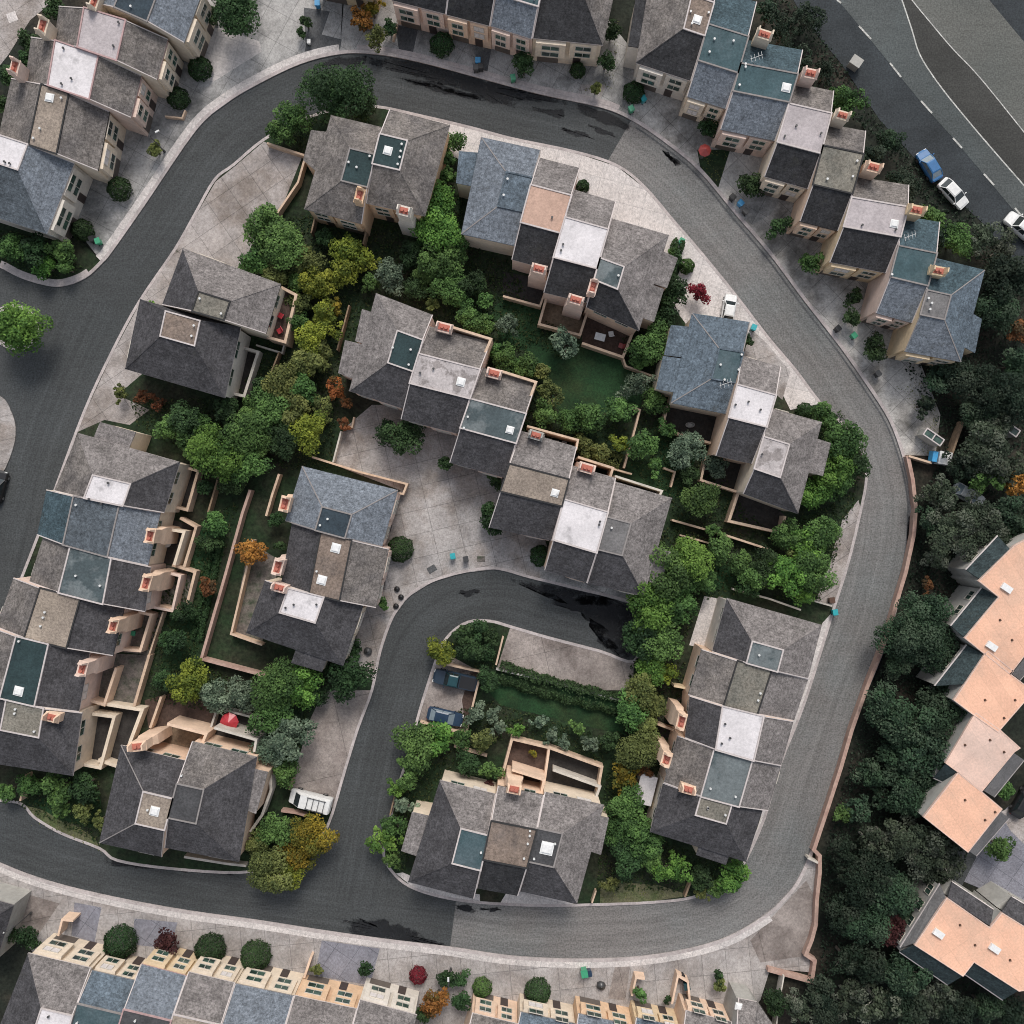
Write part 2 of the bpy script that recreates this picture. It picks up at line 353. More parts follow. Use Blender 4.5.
# ---------------------------------------------------------------- tagging
THINGS = []
def thing(name, label, cat, loc=(0, 0, 0), rz=0, group=None):
    o = bpy.data.objects.new(name, None); COL.objects.link(o)
    o.empty_display_size = .3; o.location = loc; o.rotation_euler = (0, 0, rz)
    return tag(o, label, cat, group)
def tag(o, label, cat, group=None):
    o['label'] = label; o['category'] = cat
    if group: o['group'] = group
    THINGS.append(o); return o
def struct(name, mb, m, kind='structure'):
    o = mb.build(name, m); o['kind'] = kind; return o
def sheet(name, pxpts, z, m):
    mb = MB(); mb.poly([(*W2(*p[:2]), z) for p in ccw2(pxpts)]); return struct(name, mb, m)
def ccw2(px):   # pixel y points down
    return list(px) if area2([(p[0], -p[1]) for p in px]) > 0 else list(reversed(px))
def slab(name, pxpts, z0, z1, m):
    mb = MB(); mb.prism([W2(*p[:2]) for p in pxpts], z0, z1); return struct(name, mb, m)
def strip_mb(mb, pts, w, z0, z1, closed=False, mi=0):
    """mitred solid strip of width w along world xy points"""
    P = [Vector(p[:2]) for p in pts]; n = len(P); L = []; R = []
    for i in range(n):
        a = P[i - 1] if (i or closed) else None; b = P[(i + 1) % n] if (i < n - 1 or closed) else None
        d1 = (P[i] - a).normalized() if a is not None else (b - P[i]).normalized()
        d2 = (b - P[i]).normalized() if b is not None else d1
        t = (d1 + d2); t = t.normalized() if t.length > 1e-4 else d1
        nn = Vector((-t.y, t.x)); k = max(.5, nn.dot(Vector((-d1.y, d1.x))))
        L.append(P[i] + nn * (w / 2 / k)); R.append(P[i] - nn * (w / 2 / k))
    i0 = len(mb.v)
    for i in range(n):
        mb.v += [(L[i].x, L[i].y, z0), (R[i].x, R[i].y, z0), (R[i].x, R[i].y, z1), (L[i].x, L[i].y, z1)]
    for i in range(n if closed else n - 1):
        a = i0 + 4 * i; b = i0 + 4 * ((i + 1) % n)
        for q in range(4):
            r = (q + 1) % 4; mb.f.append((a + q, a + r, b + r, b + q)); mb.m.append(mi)
    if not closed:
        mb.f.append((i0 + 3, i0 + 2, i0 + 1, i0)); mb.m.append(mi)
        e = i0 + 4 * (n - 1); mb.f.append((e, e + 1, e + 2, e + 3)); mb.m.append(mi)
# ---------------------------------------------------------------- houses
HOUSES = []     # (px, py, landmark phrase)
def lerp(a, b, t): return a + (b - a) * t
def bil(P, s, t): return lerp(lerp(P[0], P[1], s), lerp(P[3], P[2], s), t)
def unbil(P, q):
    s = t = .5
    for _ in range(12):
        r = bil(P, s, t) - q
        ds = lerp(P[1] - P[0], P[2] - P[3], t); dt = lerp(P[3] - P[0], P[2] - P[1], s)
        det = ds.x * dt.y - ds.y * dt.x
        if abs(det) < 1e-9: break
        s -= (r.x * dt.y - r.y * dt.x) / det; t -= (ds.x * r.y - ds.y * r.x) / det
    return s, t
PARTY = []
def snap_party(P, on=True):
    """bring an edge onto the neighbour's party line where the two houses are joined"""
    if not on: return P
    P = [p.copy() for p in P]; c = sum(P, Vector((0, 0))) / 4
    for e in range(4):
        a, b = P[e], P[(e + 1) % 4]; d = (b - a).normalized(); best = None
        for Q in PARTY:
            for k in range(4):
                p, q = Q[k], Q[(k + 1) % 4]; f = (q - p).normalized()
                if abs(d.cross(f)) > .2 or d.dot(f) > 0 and area2(P) * area2(Q) > 0: continue
                nn = Vector((-f.y, f.x)); da, db = nn.dot(a - p), nn.dot(b - p)
                if max(abs(da), abs(db)) > 1.5: continue
                u = sorted((f.dot(a - p), f.dot(b - p))); ov = min(u[1], (q - p).length) - max(u[0], 0)
                if ov < 2.0: continue
                if best is None or abs(da) + abs(db) < best[0]: best = (abs(da) + abs(db), p, f)
        if best:
            _, p, f = best
            for i, j in ((e, (e - 1) % 4), ((e + 1) % 4, (e + 2) % 4)):
                g = (P[j] - P[i]).normalized(); det = g.x * f.y - g.y * f.x
                if abs(det) > .3: P[i] = P[i] + g * (((p - P[i]).x * f.y - (p - P[i]).y * f.x) / det) 
    return P
def inset_ring(P, ins):
    """P: list of 2D vectors; ins[i] inset distance of edge i"""
    n = len(P); c = sum(P, Vector((0, 0))) / n; lines = []
    for i in range(n):
        a, b = P[i], P[(i + 1) % n]; d = (b - a).normalized(); nn = Vector((-d.y, d.x))
        if nn.dot(c - a) < 0: nn = -nn
        lines.append((a + nn * ins[i], d))
    out = []
    for i in range(n):
        p, d = lines[i - 1]; q, e = lines[i]
        det = d.x * e.y - d.y * e.x
        k = ((q - p).x * e.y - (q - p).y * e.x) / det
        out.append(p + d * k)
    return out
def window(root, A, d, n, u, z, w, h, blind=False, name='window'):
    A = Vector((A.x, A.y, 0)); d3 = Vector((d.x, d.y, 0)); n3 = Vector((n.x, n.y, 0))
    mb = MB(); p = A + d3 * u + Vector((0, 0, z)) + n3 * .004; b = .065; dep = n3 * .08
    Z = Vector((0, 0, 1))
    mb.obox(p, d3 * w, Z * b, dep); mb.obox(p + Z * (h - b), d3 * w, Z * b, dep)
    mb.obox(p + Z * b, d3 * b, Z * (h - 2 * b), dep); mb.obox(p + Z * b + d3 * (w - b), d3 * b, Z * (h - 2 * b), dep)
    mb.obox(p + Z * b + d3 * (w / 2 - b / 2), d3 * b, Z * (h - 2 * b), dep)
    fr = mb.build(name, 'frame', root)
    g = MB(); g.obox(p + Z * b + d3 * b, d3 * (w - 2 * b), Z * (h - 2 * b), n3 * .03)
    g.build('pane', 'blind' if blind else 'glass', fr)
def simple_box(root, name, A, d, n, u, z, w, h, dep, m):
    mb = MB(); mb.obox(Vector((A.x, A.y, 0)) + Vector((d.x, d.y, 0)) * u + Vector((0, 0, z)) + Vector((n.x, n.y, 0)) * .004, Vector((d.x, d.y, 0)) * w, Vector((0, 0, h)), Vector((n.x, n.y, 0)) * dep)
    return mb.build(name, m, root)
def facade(root, A, B, cen, ze, wall, style='full', rng=None, bk=1.):
    d = (B - A); L = d.length; d = d.normalized(); n = Vector((-d.y, d.x))
    if n.dot(cen - A) > 0: n = -n
    if L < 1.5: return
    if style == 'full':
        for (u0, u1, dep) in ((.05, .49, .62), (.55, .95, .34)):
            w = (u1 - u0) * L; dep *= bk
            simple_box(root, 'bay', A, d, n, u0 * L, 2.5, w, ze - 2.78, dep, wall)
            A2 = A + n * dep
            for z, h in ((2.85, 1.05), (4.35, 1.0)):
                window(root, A2, d, n, u0 * L + w * .2, z, w * .6, h, rng.random() < .12)
        simple_box(root, 'garage_door', A, d, n, .08 * L, .12, min(2.6, .38 * L), 2.1, .05, 'garage')
        simple_box(root, 'door', A, d, n, .62 * L, .12, .95, 2.1, .05, 'door')
    else:
        k = 2 if L > 3.5 else 1
        for i in range(k):
            window(root, A, d, n, L * (.16 + .42 * i) if k == 2 else L * .3, ze - 1.75, L * .26 if k == 2 else L * .4, 1.15, rng.random() < .2)
def chimney(root, px, py, zt, ang, m='w_peach', z0=0., lx=1.75, ly=1.0):
    c = W(px, py, zt); a = math.radians(ang); mb = MB(); q_ = .86 + .22 * ((px * 7.3 + py * 3.1) % 1); lx *= q_; ly *= .9 + .15 * ((px * 3.7) % 1)
    if z0 < 3:
        mb.box(c, lx * 1.3, ly * 1.15, z0, 4.6, a); mb.box(c, lx * 1.3, ly * 1.15, 4.6, 5.6, a, taper=.78)
        mb.box(c, lx, ly, 5.595, zt - .45, a)
    else: mb.box(c, lx, ly, z0, zt - .45, a)
    mb.box(c, lx + .16, ly + .14, zt - .45, zt - .3, a)
    ca, sa = math.cos(a), math.sin(a)
    for s in (-1, 1):
        q = (c.x + ca * s * (lx / 2 - .1), c.y + sa * s * (lx / 2 - .1))
        mb.box(q, .30, ly + .02, zt - .3, zt + .75, a, taper=.5)
    ch = mb.build('chimney', m, root)
    f = MB()
    for s in (-1, 1):
        q = (c.x + ca * s * .24, c.y + sa * s * .24); f.cyl(q, .2, zt - .31, zt + .05, 10)
    f.box(c, lx - .5, ly * .7, zt - .3, zt - .22, a)
    f.build('flue', 'flue', ch)
def house(label, short, C, flat=None, ze=6.0, zr=None, roof='r_grey', deck='d_tan', wall='w_cream', trim='t_light', cap='t_light',
          front=None, back=None, over=None, extras=(), sky=(), vents=(), chim=(), rise=1.75, z0=-.1, cat='house', eave=.25, bk=.5, rows=True, aerial=(), name='house', snap=.07):
    rng = random.Random(int(sum(p[0] * 7 + p[1] * 13 for p in C)))
    zr = zr or ze + rise
    P = snap_party([W(x, y, ze).to_2d() for x, y in C], rows); cen = sum(P, Vector((0, 0))) / 4
    if rows: PARTY.append(P)
    root = thing(name, label, cat, (cen.x, cen.y, 0)); root['_short'] = short
    cx = sum(p[0] for p in C) / 4; cy = sum(p[1] for p in C) / 4
    HOUSES.append((cx, cy, short))
    if flat is None: s0, s1, t0, t1 = 0, 1, .5, .5
    else:
        if not isinstance(flat[0], tuple):      # fractions measured on the photo
            a, b, c, d = flat; Q = [Vector((x, y)) for x, y in C]; flat = [tuple(bil(Q, s, t)) for s, t in ((a, c), (b, c), (b, d), (a, d))]
            ext = (a <= 0, b >= 1, c <= 0, d >= 1)
        else: ext = (False,) * 4
        st = [unbil(P, W(x, y, zr).to_2d()) for x, y in flat]
        ss = sorted(a for a, _ in st); tt = sorted(b for _, b in st); h = len(st) // 2
        s0, s1 = sum(ss[:h]) / h, sum(ss[h:]) / h; t0, t1 = sum(tt[:h]) / h, sum(tt[h:]) / h
    if flat is not None:
        if ext[0]: s0 = 0
        if ext[1]: s1 = 1
        if ext[2]: t0 = 0
        if ext[3]: t1 = 1
    snp = lambda v: 0. if v < snap else (1. if v > 1 - snap else v)
    s0, s1, t0, t1 = map(snp, (s0, s1, t0, t1))
    F = [bil(P, s0, t0), bil(P, s1, t0), bil(P, s1, t1), bil(P, s0, t1)]
    gable = [t0 == 0, s1 == 1, t1 == 1, s0 == 0]
    v3 = lambda p, z: (p.x, p.y, z)
    mats_ = [roof, trim, wall]; mb = MB(); zb = ze - .18
    mb.v = [v3(p, zb) for p in P] + [v3(p, ze) for p in P] + [v3(p, zr) for p in F]
    def addf(f, mi): mb.f.append(f); mb.m.append(mi)
    addf((0, 1, 2, 3), 1)
    for e in range(4):
        a, b = e, (e + 1) % 4
        addf((a, b, 4 + b, 4 + a), 2 if gable[e] else 1)
        mi = 2 if gable[e] else 0
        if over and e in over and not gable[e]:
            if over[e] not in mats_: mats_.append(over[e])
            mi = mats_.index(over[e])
        # merge degenerate corners
        ring = []
        for vi in (4 + a, 4 + b, 8 + b, 8 + a):
            if not ring or (Vector(mb.v[vi]) - Vector(mb.v[ring[-1]])).length > 1e-4: ring.append(vi)
        if len(ring) >= 3: addf(tuple(ring), mi)
    if (F[0] - F[3]).length > .05: addf((8, 9, 10, 11), 0)
    ro = mb.build('roof', mats_, root)
    bm = bmesh.new(); bm.from_mesh(ro.data); bmesh.ops.remove_doubles(bm, verts=bm.verts, dist=.001); bmesh.ops.recalc_face_normals(bm, faces=bm.faces); bm.to_mesh(ro.data); bm.free()
    if deck and (F[0] - F[3]).length > .3:
        G = inset_ring(F, [.1] * 4); d = MB(); d.prism(G, zr - .02, zr + .05); d.build('flat_roof', deck, ro)
        r = MB(); strip_mb(r, [tuple(p) for p in F], .17, zr - .05, zr + .13, closed=True); r.build('parapet', trim, ro)
    # caps along party walls and hips
    for e in range(4):
        a, b = e, (e + 1) % 4
        if gable[e]:
            path = [v3(P[a], ze), v3(F[a], zr), v3(F[b], zr), v3(P[b], ze)]
            inw = (cen - (P[a] + P[b]) / 2).normalized(); 
            for i in (0, 1, 2):
                p, q = Vector(path[i]), Vector(path[i + 1])
                if (q - p).length < .1 or (deck and i == 1): continue
                cm = MB(); cm.obox(p + Vector((0, 0, .004)), q - p, Vector((inw.x, inw.y, 0)) * .11, Vector((0, 0, .07))); cm.build('ridge_cap', cap, ro)
        if not gable[e] and not gable[e - 1]:
            p, q = Vector(v3(P[e], ze)), Vector(v3(F[e], zr)); dd = (q - p); sd = Vector((-dd.y, dd.x, 0)).normalized()
            cm = MB(); cm.obox(p - sd * .06 - Vector((0, 0, .01)), dd, sd * .12, Vector((0, 0, .045))); cm.build('ridge_cap', (over or {}).get(e, roof) if cap != 't_mid' else 't_mid', ro)
    # walls
    R = inset_ring(P, [.02 if gable[e] else eave for e in range(4)])
    w = MB(); w.prism(R, z0, zb - .003); w.build('wall', wall, root)
    if front is not None: facade(root, R[front], R[(front + 1) % 4], cen, ze, wall, 'full', rng, bk)
    if back is not None: facade(root, R[back], R[(back + 1) % 4], cen, ze, wall, 'simple', rng)
    for ex in extras:
        ex_roof = roof; px4 = ex
        if isinstance(ex[0], str): ex_roof, px4 = ex[0], ex[1]
        zh = [ze - .06, ze - .06, ze - .42, ze - .42]
        # attached edge reaches a little under the main eave
        q = [W(x, y, z) for (x, y), z in zip(px4, zh)]
        m2 = MB(); m2.hexa([p - Vector((0, 0, .14)) for p in q], q); so = m2.build('side_roof', [ex_roof], root)
        bm = bmesh.new(); bm.from_mesh(so.data); bmesh.ops.recalc_face_normals(bm, faces=bm.faces); bm.to_mesh(so.data); bm.free()
        cc = sum((p.to_2d() for p in q), Vector((0, 0))) / 4
        m3 = MB(); m3.prism([tuple(cc + (p.to_2d() - cc) * .94) for p in q], z0, ze - .62); m3.build('side_wall', wall, root)
    def zat(p):
        s, t = unbil(P, p); r = 1.
        if s0 > 0: r = min(r, s / s0)
        if s1 < 1: r = min(r, (1 - s) / (1 - s1))
        if t0 > 0: r = min(r, t / t0)
        if t1 < 1: r = min(r, (1 - t) / (1 - t1))
        return ze + (zr - ze) * max(0, min(1, r))
    ang = math.atan2((P[1] - P[0]).y, (P[1] - P[0]).x)
    for s in sky:
        p = W(s[0], s[1], zr); z = zat(p.to_2d()); k = s[2] if len(s) > 2 else .95
        m4 = MB(); m4.box(p, k, k, z - .1, z + .14, ang); m4.box(p, k * .9, k * .9, z + .14, z + .26, ang, taper=.7); m4.build('skylight', 'skylight', ro)
    vents = list(vents)
    if not vents and deck and (F[0] - F[3]).length > 1.2:
        for k in range(rng.choice((1, 2, 3))):
            q = bil([v for v in F], rng.choice((.12, .88, .3)), rng.uniform(.12, .88)); kk = HC / (HC - zr) / MPP; vents.append((512 + q.x * kk, 512 - q.y * kk))
    for vv in vents:
        p = W(vv[0], vv[1], zr); z = zat(p.to_2d())
        m5 = MB(); m5.cyl(p, .09, z - .1, z + .3, 8); m5.cyl(p, .14, z + .3, z + .37, 8); m5.build('vent', 'c_bingrey' if deck in ('d_white', 'd_pink', 'd_stain', 'd_peach') else 'vent', ro)
    for vv in aerial:
        p = W(vv[0], vv[1], zr + 1); z = zat(p.to_2d()); m6 = MB(); m6.tube([(p.x, p.y, z - .1), (p.x, p.y, z + 1.5)], [.035, .03], 6)
        m6.tube([(p.x - .7, p.y - .25, z + 1.45), (p.x + .7, p.y + .25, z + 1.45)], [.025, .025], 5)
        for k in (-.6, -.2, .25, .6): m6.tube([(p.x + k + .18 * .36, p.y + k * .36 - .4, z + 1.47), (p.x + k - .18 * .36, p.y + k * .36 + .4, z + 1.47)], [.02, .02], 4)
        m6.build('aerial', 'vent', ro)
    for c in chim:
        chimney(root, c[0], c[1], c[2], math.degrees(ang) + (c[3] if len(c) > 3 else 0), c[4] if len(c) > 4 else wall, c[5] if len(c) > 5 else z0)
    return root

# ---------------------------------------------------------------- garden walls
def gwall(label, pts, h=1.7, w=.34, m='w_wall', name='garden_wall', cat='garden wall', closed=False, group=None, zb=-.1):
    P = [W2(*p, h) for p in pts]
    c = (sum(p[0] for p in P) / len(P), sum(p[1] for p in P) / len(P), 0)
    mb = MB(); strip_mb(mb, P, w, zb, h, closed)
    o = mb.build(name, m, None, offset=c); o.location = c
    tag(o, label, cat, group); return o

# ---------------------------------------------------------------- plants
RNG = np.random.default_rng(11)
PROTO = {}
def leaf_mesh(name, cen, nor, size, tint):
    """diamond leaf clumps: cen (n,3) nor (n,3) size (n,)"""
    n = len(cen); nor = nor / np.linalg.norm(nor, axis=1, keepdims=True)
    a = np.cross(nor, RNG.normal(size=(n, 3))); a /= np.linalg.norm(a, axis=1, keepdims=True); b = np.cross(nor, a)
    L = size[:, None]; asp = RNG.uniform(.5, .8, (n, 1))
    v = np.empty((n, 4, 3)); v[:, 0] = cen - a * L; v[:, 1] = cen - b * L * asp; v[:, 2] = cen + a * L; v[:, 3] = cen + b * L * asp
    v[:, 1] += nor * L * .18; v[:, 3] += nor * L * .18
    me = bpy.data.meshes.new(name); me.vertices.add(n * 4); me.vertices.foreach_set('co', v.reshape(-1))
    me.loops.add(n * 4); me.loops.foreach_set('vertex_index', np.arange(n * 4)); me.polygons.add(n)
    me.polygons.foreach_set('loop_start', np.arange(0, n * 4, 4)); me.polygons.foreach_set('loop_total', np.full(n, 4))
    me.update(calc_edges=True)
    col = np.ones((n, 4, 4)); col[:, :, 0] = tint[:, 0:1]; col[:, :, 1] = tint[:, 1:2]
    at = me.attributes.new('tint', 'FLOAT_COLOR', 'CORNER'); at.data.foreach_set('color', col.reshape(-1))
    return me
def sph(n):
    d = RNG.normal(size=(n, 3)); return d / np.linalg.norm(d, axis=1, keepdims=True)
def crown_mesh(style, R, var):
    """crown of radius R (metres), centred at origin in x,y; z from 0 up"""
    key = (style, R, var)
    if key in PROTO: return PROTO[key]
    cen = []; nor = []; tin = []; siz = []; tips = []
    if style == 'ball':
        n = int(900 * R * R) + 250; d = sph(n); d[:, 2] = np.abs(d[:, 2]) * 1.05 - .12
        lump = 1 + .09 * np.sin(d[:, 0:1] * 7 + var) * np.cos(d[:, 1:2] * 6 + 2 * var) + RNG.normal(0, .035, (n, 1))
        c = d * R * lump; c[:, 2] = c[:, 2] * 1.15 + .25 * R; nn = d + RNG.normal(0, .45, (n, 3))
        cen, nor, siz = c, nn, RNG.uniform(.08, .15, n); tin = np.stack([np.clip(RNG.normal(.45, .25, n), 0, 1), RNG.random(n)], 1)
        tips = [Vector((0, 0, R * .6))]
    else:
        if style == 'full': nl, rl, dens, hz, ls = int(12 + 4.5 * R), .36, 1.0, .80, (.10, .20)
        elif style == 'conic': nl, rl, dens, hz, ls = int(10 + 3 * R), .36, 1.0, 1.25, (.10, .18)
        elif style == 'sparse': nl, rl, dens, hz, ls = int(13 + 5 * R), .25, .55, .75, (.10, .20)
        elif style == 'airy': nl, rl, dens, hz, ls = int(14 + 6 * R), .24, .8, .75, (.11, .2)
        C = []; ph = RNG.uniform(0, 6.28, 3)
        for i in range(nl * 30):
            d = sph(1)[0]; r = R * (RNG.random() ** .45) * (1 - rl * .75)
            az = math.atan2(d[1], d[0]); r *= 1 + .20 * math.sin(2 * az + ph[0]) + .15 * math.sin(3 * az + ph[1]) + .10 * math.sin(5 * az + ph[2])
            p = np.array([d[0] * r, d[1] * r, d[2] * r * hz])
            if style != 'conic' and p[2] < -R * hz * .35: continue
            if all(np.linalg.norm((p - q) / np.array([1, 1, .8])) > R * rl * .72 for q in C): C.append(p)
            if len(C) >= nl: break
        for q in C:
            lr = R * rl * RNG.uniform(.5, 1.35)
            n = int(dens * 4.6 * lr * lr / (.15 * .15) * .7)+20
            d = sph(n); d[:, 2] = np.where(d[:, 2] < -.3, -d[:, 2], d[:, 2])
            rad = lr * (1 - np.abs(RNG.normal(0, .22, (n, 1)))) * (1 + .25 * (RNG.random((n, 1)) ** 4))
            c = q + d * rad * np.array([1, 1, .85]); 
            nn = d * .7 + np.array([0, 0, .55]) + RNG.normal(0, .5, (n, 3))
            base = np.clip(RNG.normal(.45, .3), .0, 1); b2 = RNG.random()
            cen.append(c); nor.append(nn); siz.append(RNG.uniform(*ls, n))
            tin.append(np.stack([np.clip(base + RNG.normal(0, .22, n), 0, 1), np.clip(b2 + RNG.normal(0, .12, n), 0, 1)], 1)); tips.append(Vector(q))
        cen = np.concatenate(cen); nor = np.concatenate(nor); siz = np.concatenate(siz); tin = np.concatenate(tin)
        zmin = -R * hz * .45; cen[:, 2] -= zmin; tips = [t - Vector((0, 0, zmin)) for t in tips]
    me = leaf_mesh('crown', cen, nor, siz, tin); me.materials.append(M['l_mid'])
    # trunk with limbs reaching the lobes; origin 0 = crown base, trunk goes down trunk height
    mb = MB(); th = {'ball': .3}.get(style, .55 * R + .8)
    r0 = .06 + .045 * R
    mb.tube([(0, 0, -th - .3), (.02 * R, .01, -th * .5), (0, 0, R * .25)], [r0 * 1.25, r0, r0 * .7], 7)
    for t in tips[:14]:
        mid = Vector((t.x * .45, t.y * .45, t.z * .35 + .1 * R)); mb.tube([(0, 0, -.1 * th), mid, t], [r0 * .5, r0 * .33, r0 * .12], 5)
    tm = bpy.data.meshes.new('trunk'); tm.from_pydata(mb.v, [], mb.f); tm.materials.append(M['bark']); tm.update()
    PROTO[key] = (me, tm, th); return PROTO[key]
PLANTS = []
def setmat(o, m):
    o.material_slots[0].link = 'OBJECT'; o.material_slots[0].material = M[m]
def plant(px, py, rpx, mat='l_mid', style='full', label=None, kind='tree', group=None, sq=1.0, hs=1.0, pale=False):
    R = rpx * MPP * (1.16 if kind == 'tree' else 1.08)
    Rc = min((.7, 1.2, 1.8, 2.5, 3.3, 4.2), key=lambda c: abs(c - R * .97))
    me, tm, th = crown_mesh(style, Rc, RNG.integers(0, 4) if style in ('full',) else RNG.integers(0, 3))
    k = R * .96 / Rc; thk = th * k * hs
    zc = thk + R * .45
    p = W(px, py, zc)
    root = thing(kind if kind in ('tree', 'shrub') else kind, label or '', 'tree' if kind == 'tree' else 'shrub', (p.x, p.y, thk + .0), 0, group)
    rz = RNG.uniform(0, 6.28)
    cr = bpy.data.objects.new('crown', me); COL.objects.link(cr); cr.parent = root; cr.scale = (k * sq ** .5, k / sq ** .5, k * hs); cr.rotation_euler = (0, 0, rz if sq == 1 else 0); setmat(cr, mat)
    tr = bpy.data.objects.new('trunk', tm); COL.objects.link(tr); tr.parent = root; tr.scale = (k, k, k * hs); tr.rotation_euler = cr.rotation_euler; setmat(tr, 'bark_pale' if pale else 'bark')
    root['_px'] = (px, py, rpx); root['_look'] = (mat, style, kind)
    PLANTS.append(root); return root
def scatter_mb(polys, dens, size, mat, name, z0=.12, h=.5, excl=()):
    """ground cover: leaf clumps over pixel polygons, one mass nobody could count"""
    cen = []
    for poly in polys:
        xs = [p[0] for p in poly]; ys = [p[1] for p in poly]
        A = abs(area2(poly)) / 2 * MPP * MPP; n = int(A * dens * (max(xs) - min(xs)) * (max(ys) - min(ys)) / max(1, abs(area2(poly)) / 2))
        X = RNG.uniform(min(xs), max(xs), n); Y = RNG.uniform(min(ys), max(ys), n)
        for x, y in zip(X, Y):
            if inside(x, y, poly) and not any(inside(x, y, e) for e in excl):
                hh = (.5 + .5 * math.sin(x * .31 + 1.3 * math.sin(y * .23)) * math.cos(y * .27 + x * .1)) * h
                w = W(x, y, 0); cen.append((w.x, w.y, z0 + hh * RNG.uniform(.3, 1)))
    cen = np.array(cen); n = len(cen)
    nor = np.array([0, 0, .7]) + RNG.normal(0, .5, (n, 3))
    t = np.clip(.5 + .25 * np.sin(cen[:, 0] * .9) * np.cos(cen[:, 1] * .8) + RNG.normal(0, .22, n), 0, 1)
    me = leaf_mesh(name, cen, nor, RNG.uniform(*size, n), np.stack([t, RNG.random(n)], 1)); me.materials.append(M[mat])
    o = bpy.data.objects.new(name, me); COL.objects.link(o); o['kind'] = 'stuff'; return o
def hedge(px, w, h, mat, label, name='hedge', group=None):
    """clipped hedge along a pixel path; w,h metres"""
    pts = [W(x, y, h) for x, y in px]; cen = []; nor = []
    for a, b in zip(pts[:-1], pts[1:]):
        d = (b - a); L = d.length; d.normalize(); s = Vector((-d.y, d.x, 0)); n = int(L * (w + 2 * h) * 60)
        for _ in range(n):
            u = RNG.uniform(-.1, L + .1); th = RNG.uniform(0, math.pi); k = 1 + RNG.normal(0, .06) + .1 * math.sin(u * 2.1)
            c, sn = math.cos(th), math.sin(th); e = .45
            cx = math.copysign(abs(c) ** e, c) * w / 2 * k; cz = sn ** e * h * k * .98
            q = a + d * u + s * cx; cen.append((q.x, q.y, max(.1, cz))); nn = s * c + Vector((0, 0, sn)); nor.append(tuple(nn))
    cen = np.array(cen); n = len(cen); c0 = cen.mean(0); c0[2] = 0
    me = leaf_mesh(name, cen - c0, np.array(nor) + RNG.normal(0, .45, (n, 3)), RNG.uniform(.1, .2, n), np.stack([np.clip(RNG.normal(.45, .25, n), 0, 1), RNG.random(n)], 1)); me.materials.append(M[mat])
    o = bpy.data.objects.new(name, me); COL.objects.link(o); o.location = c0; tag(o, label, 'hedge', group)
    return o

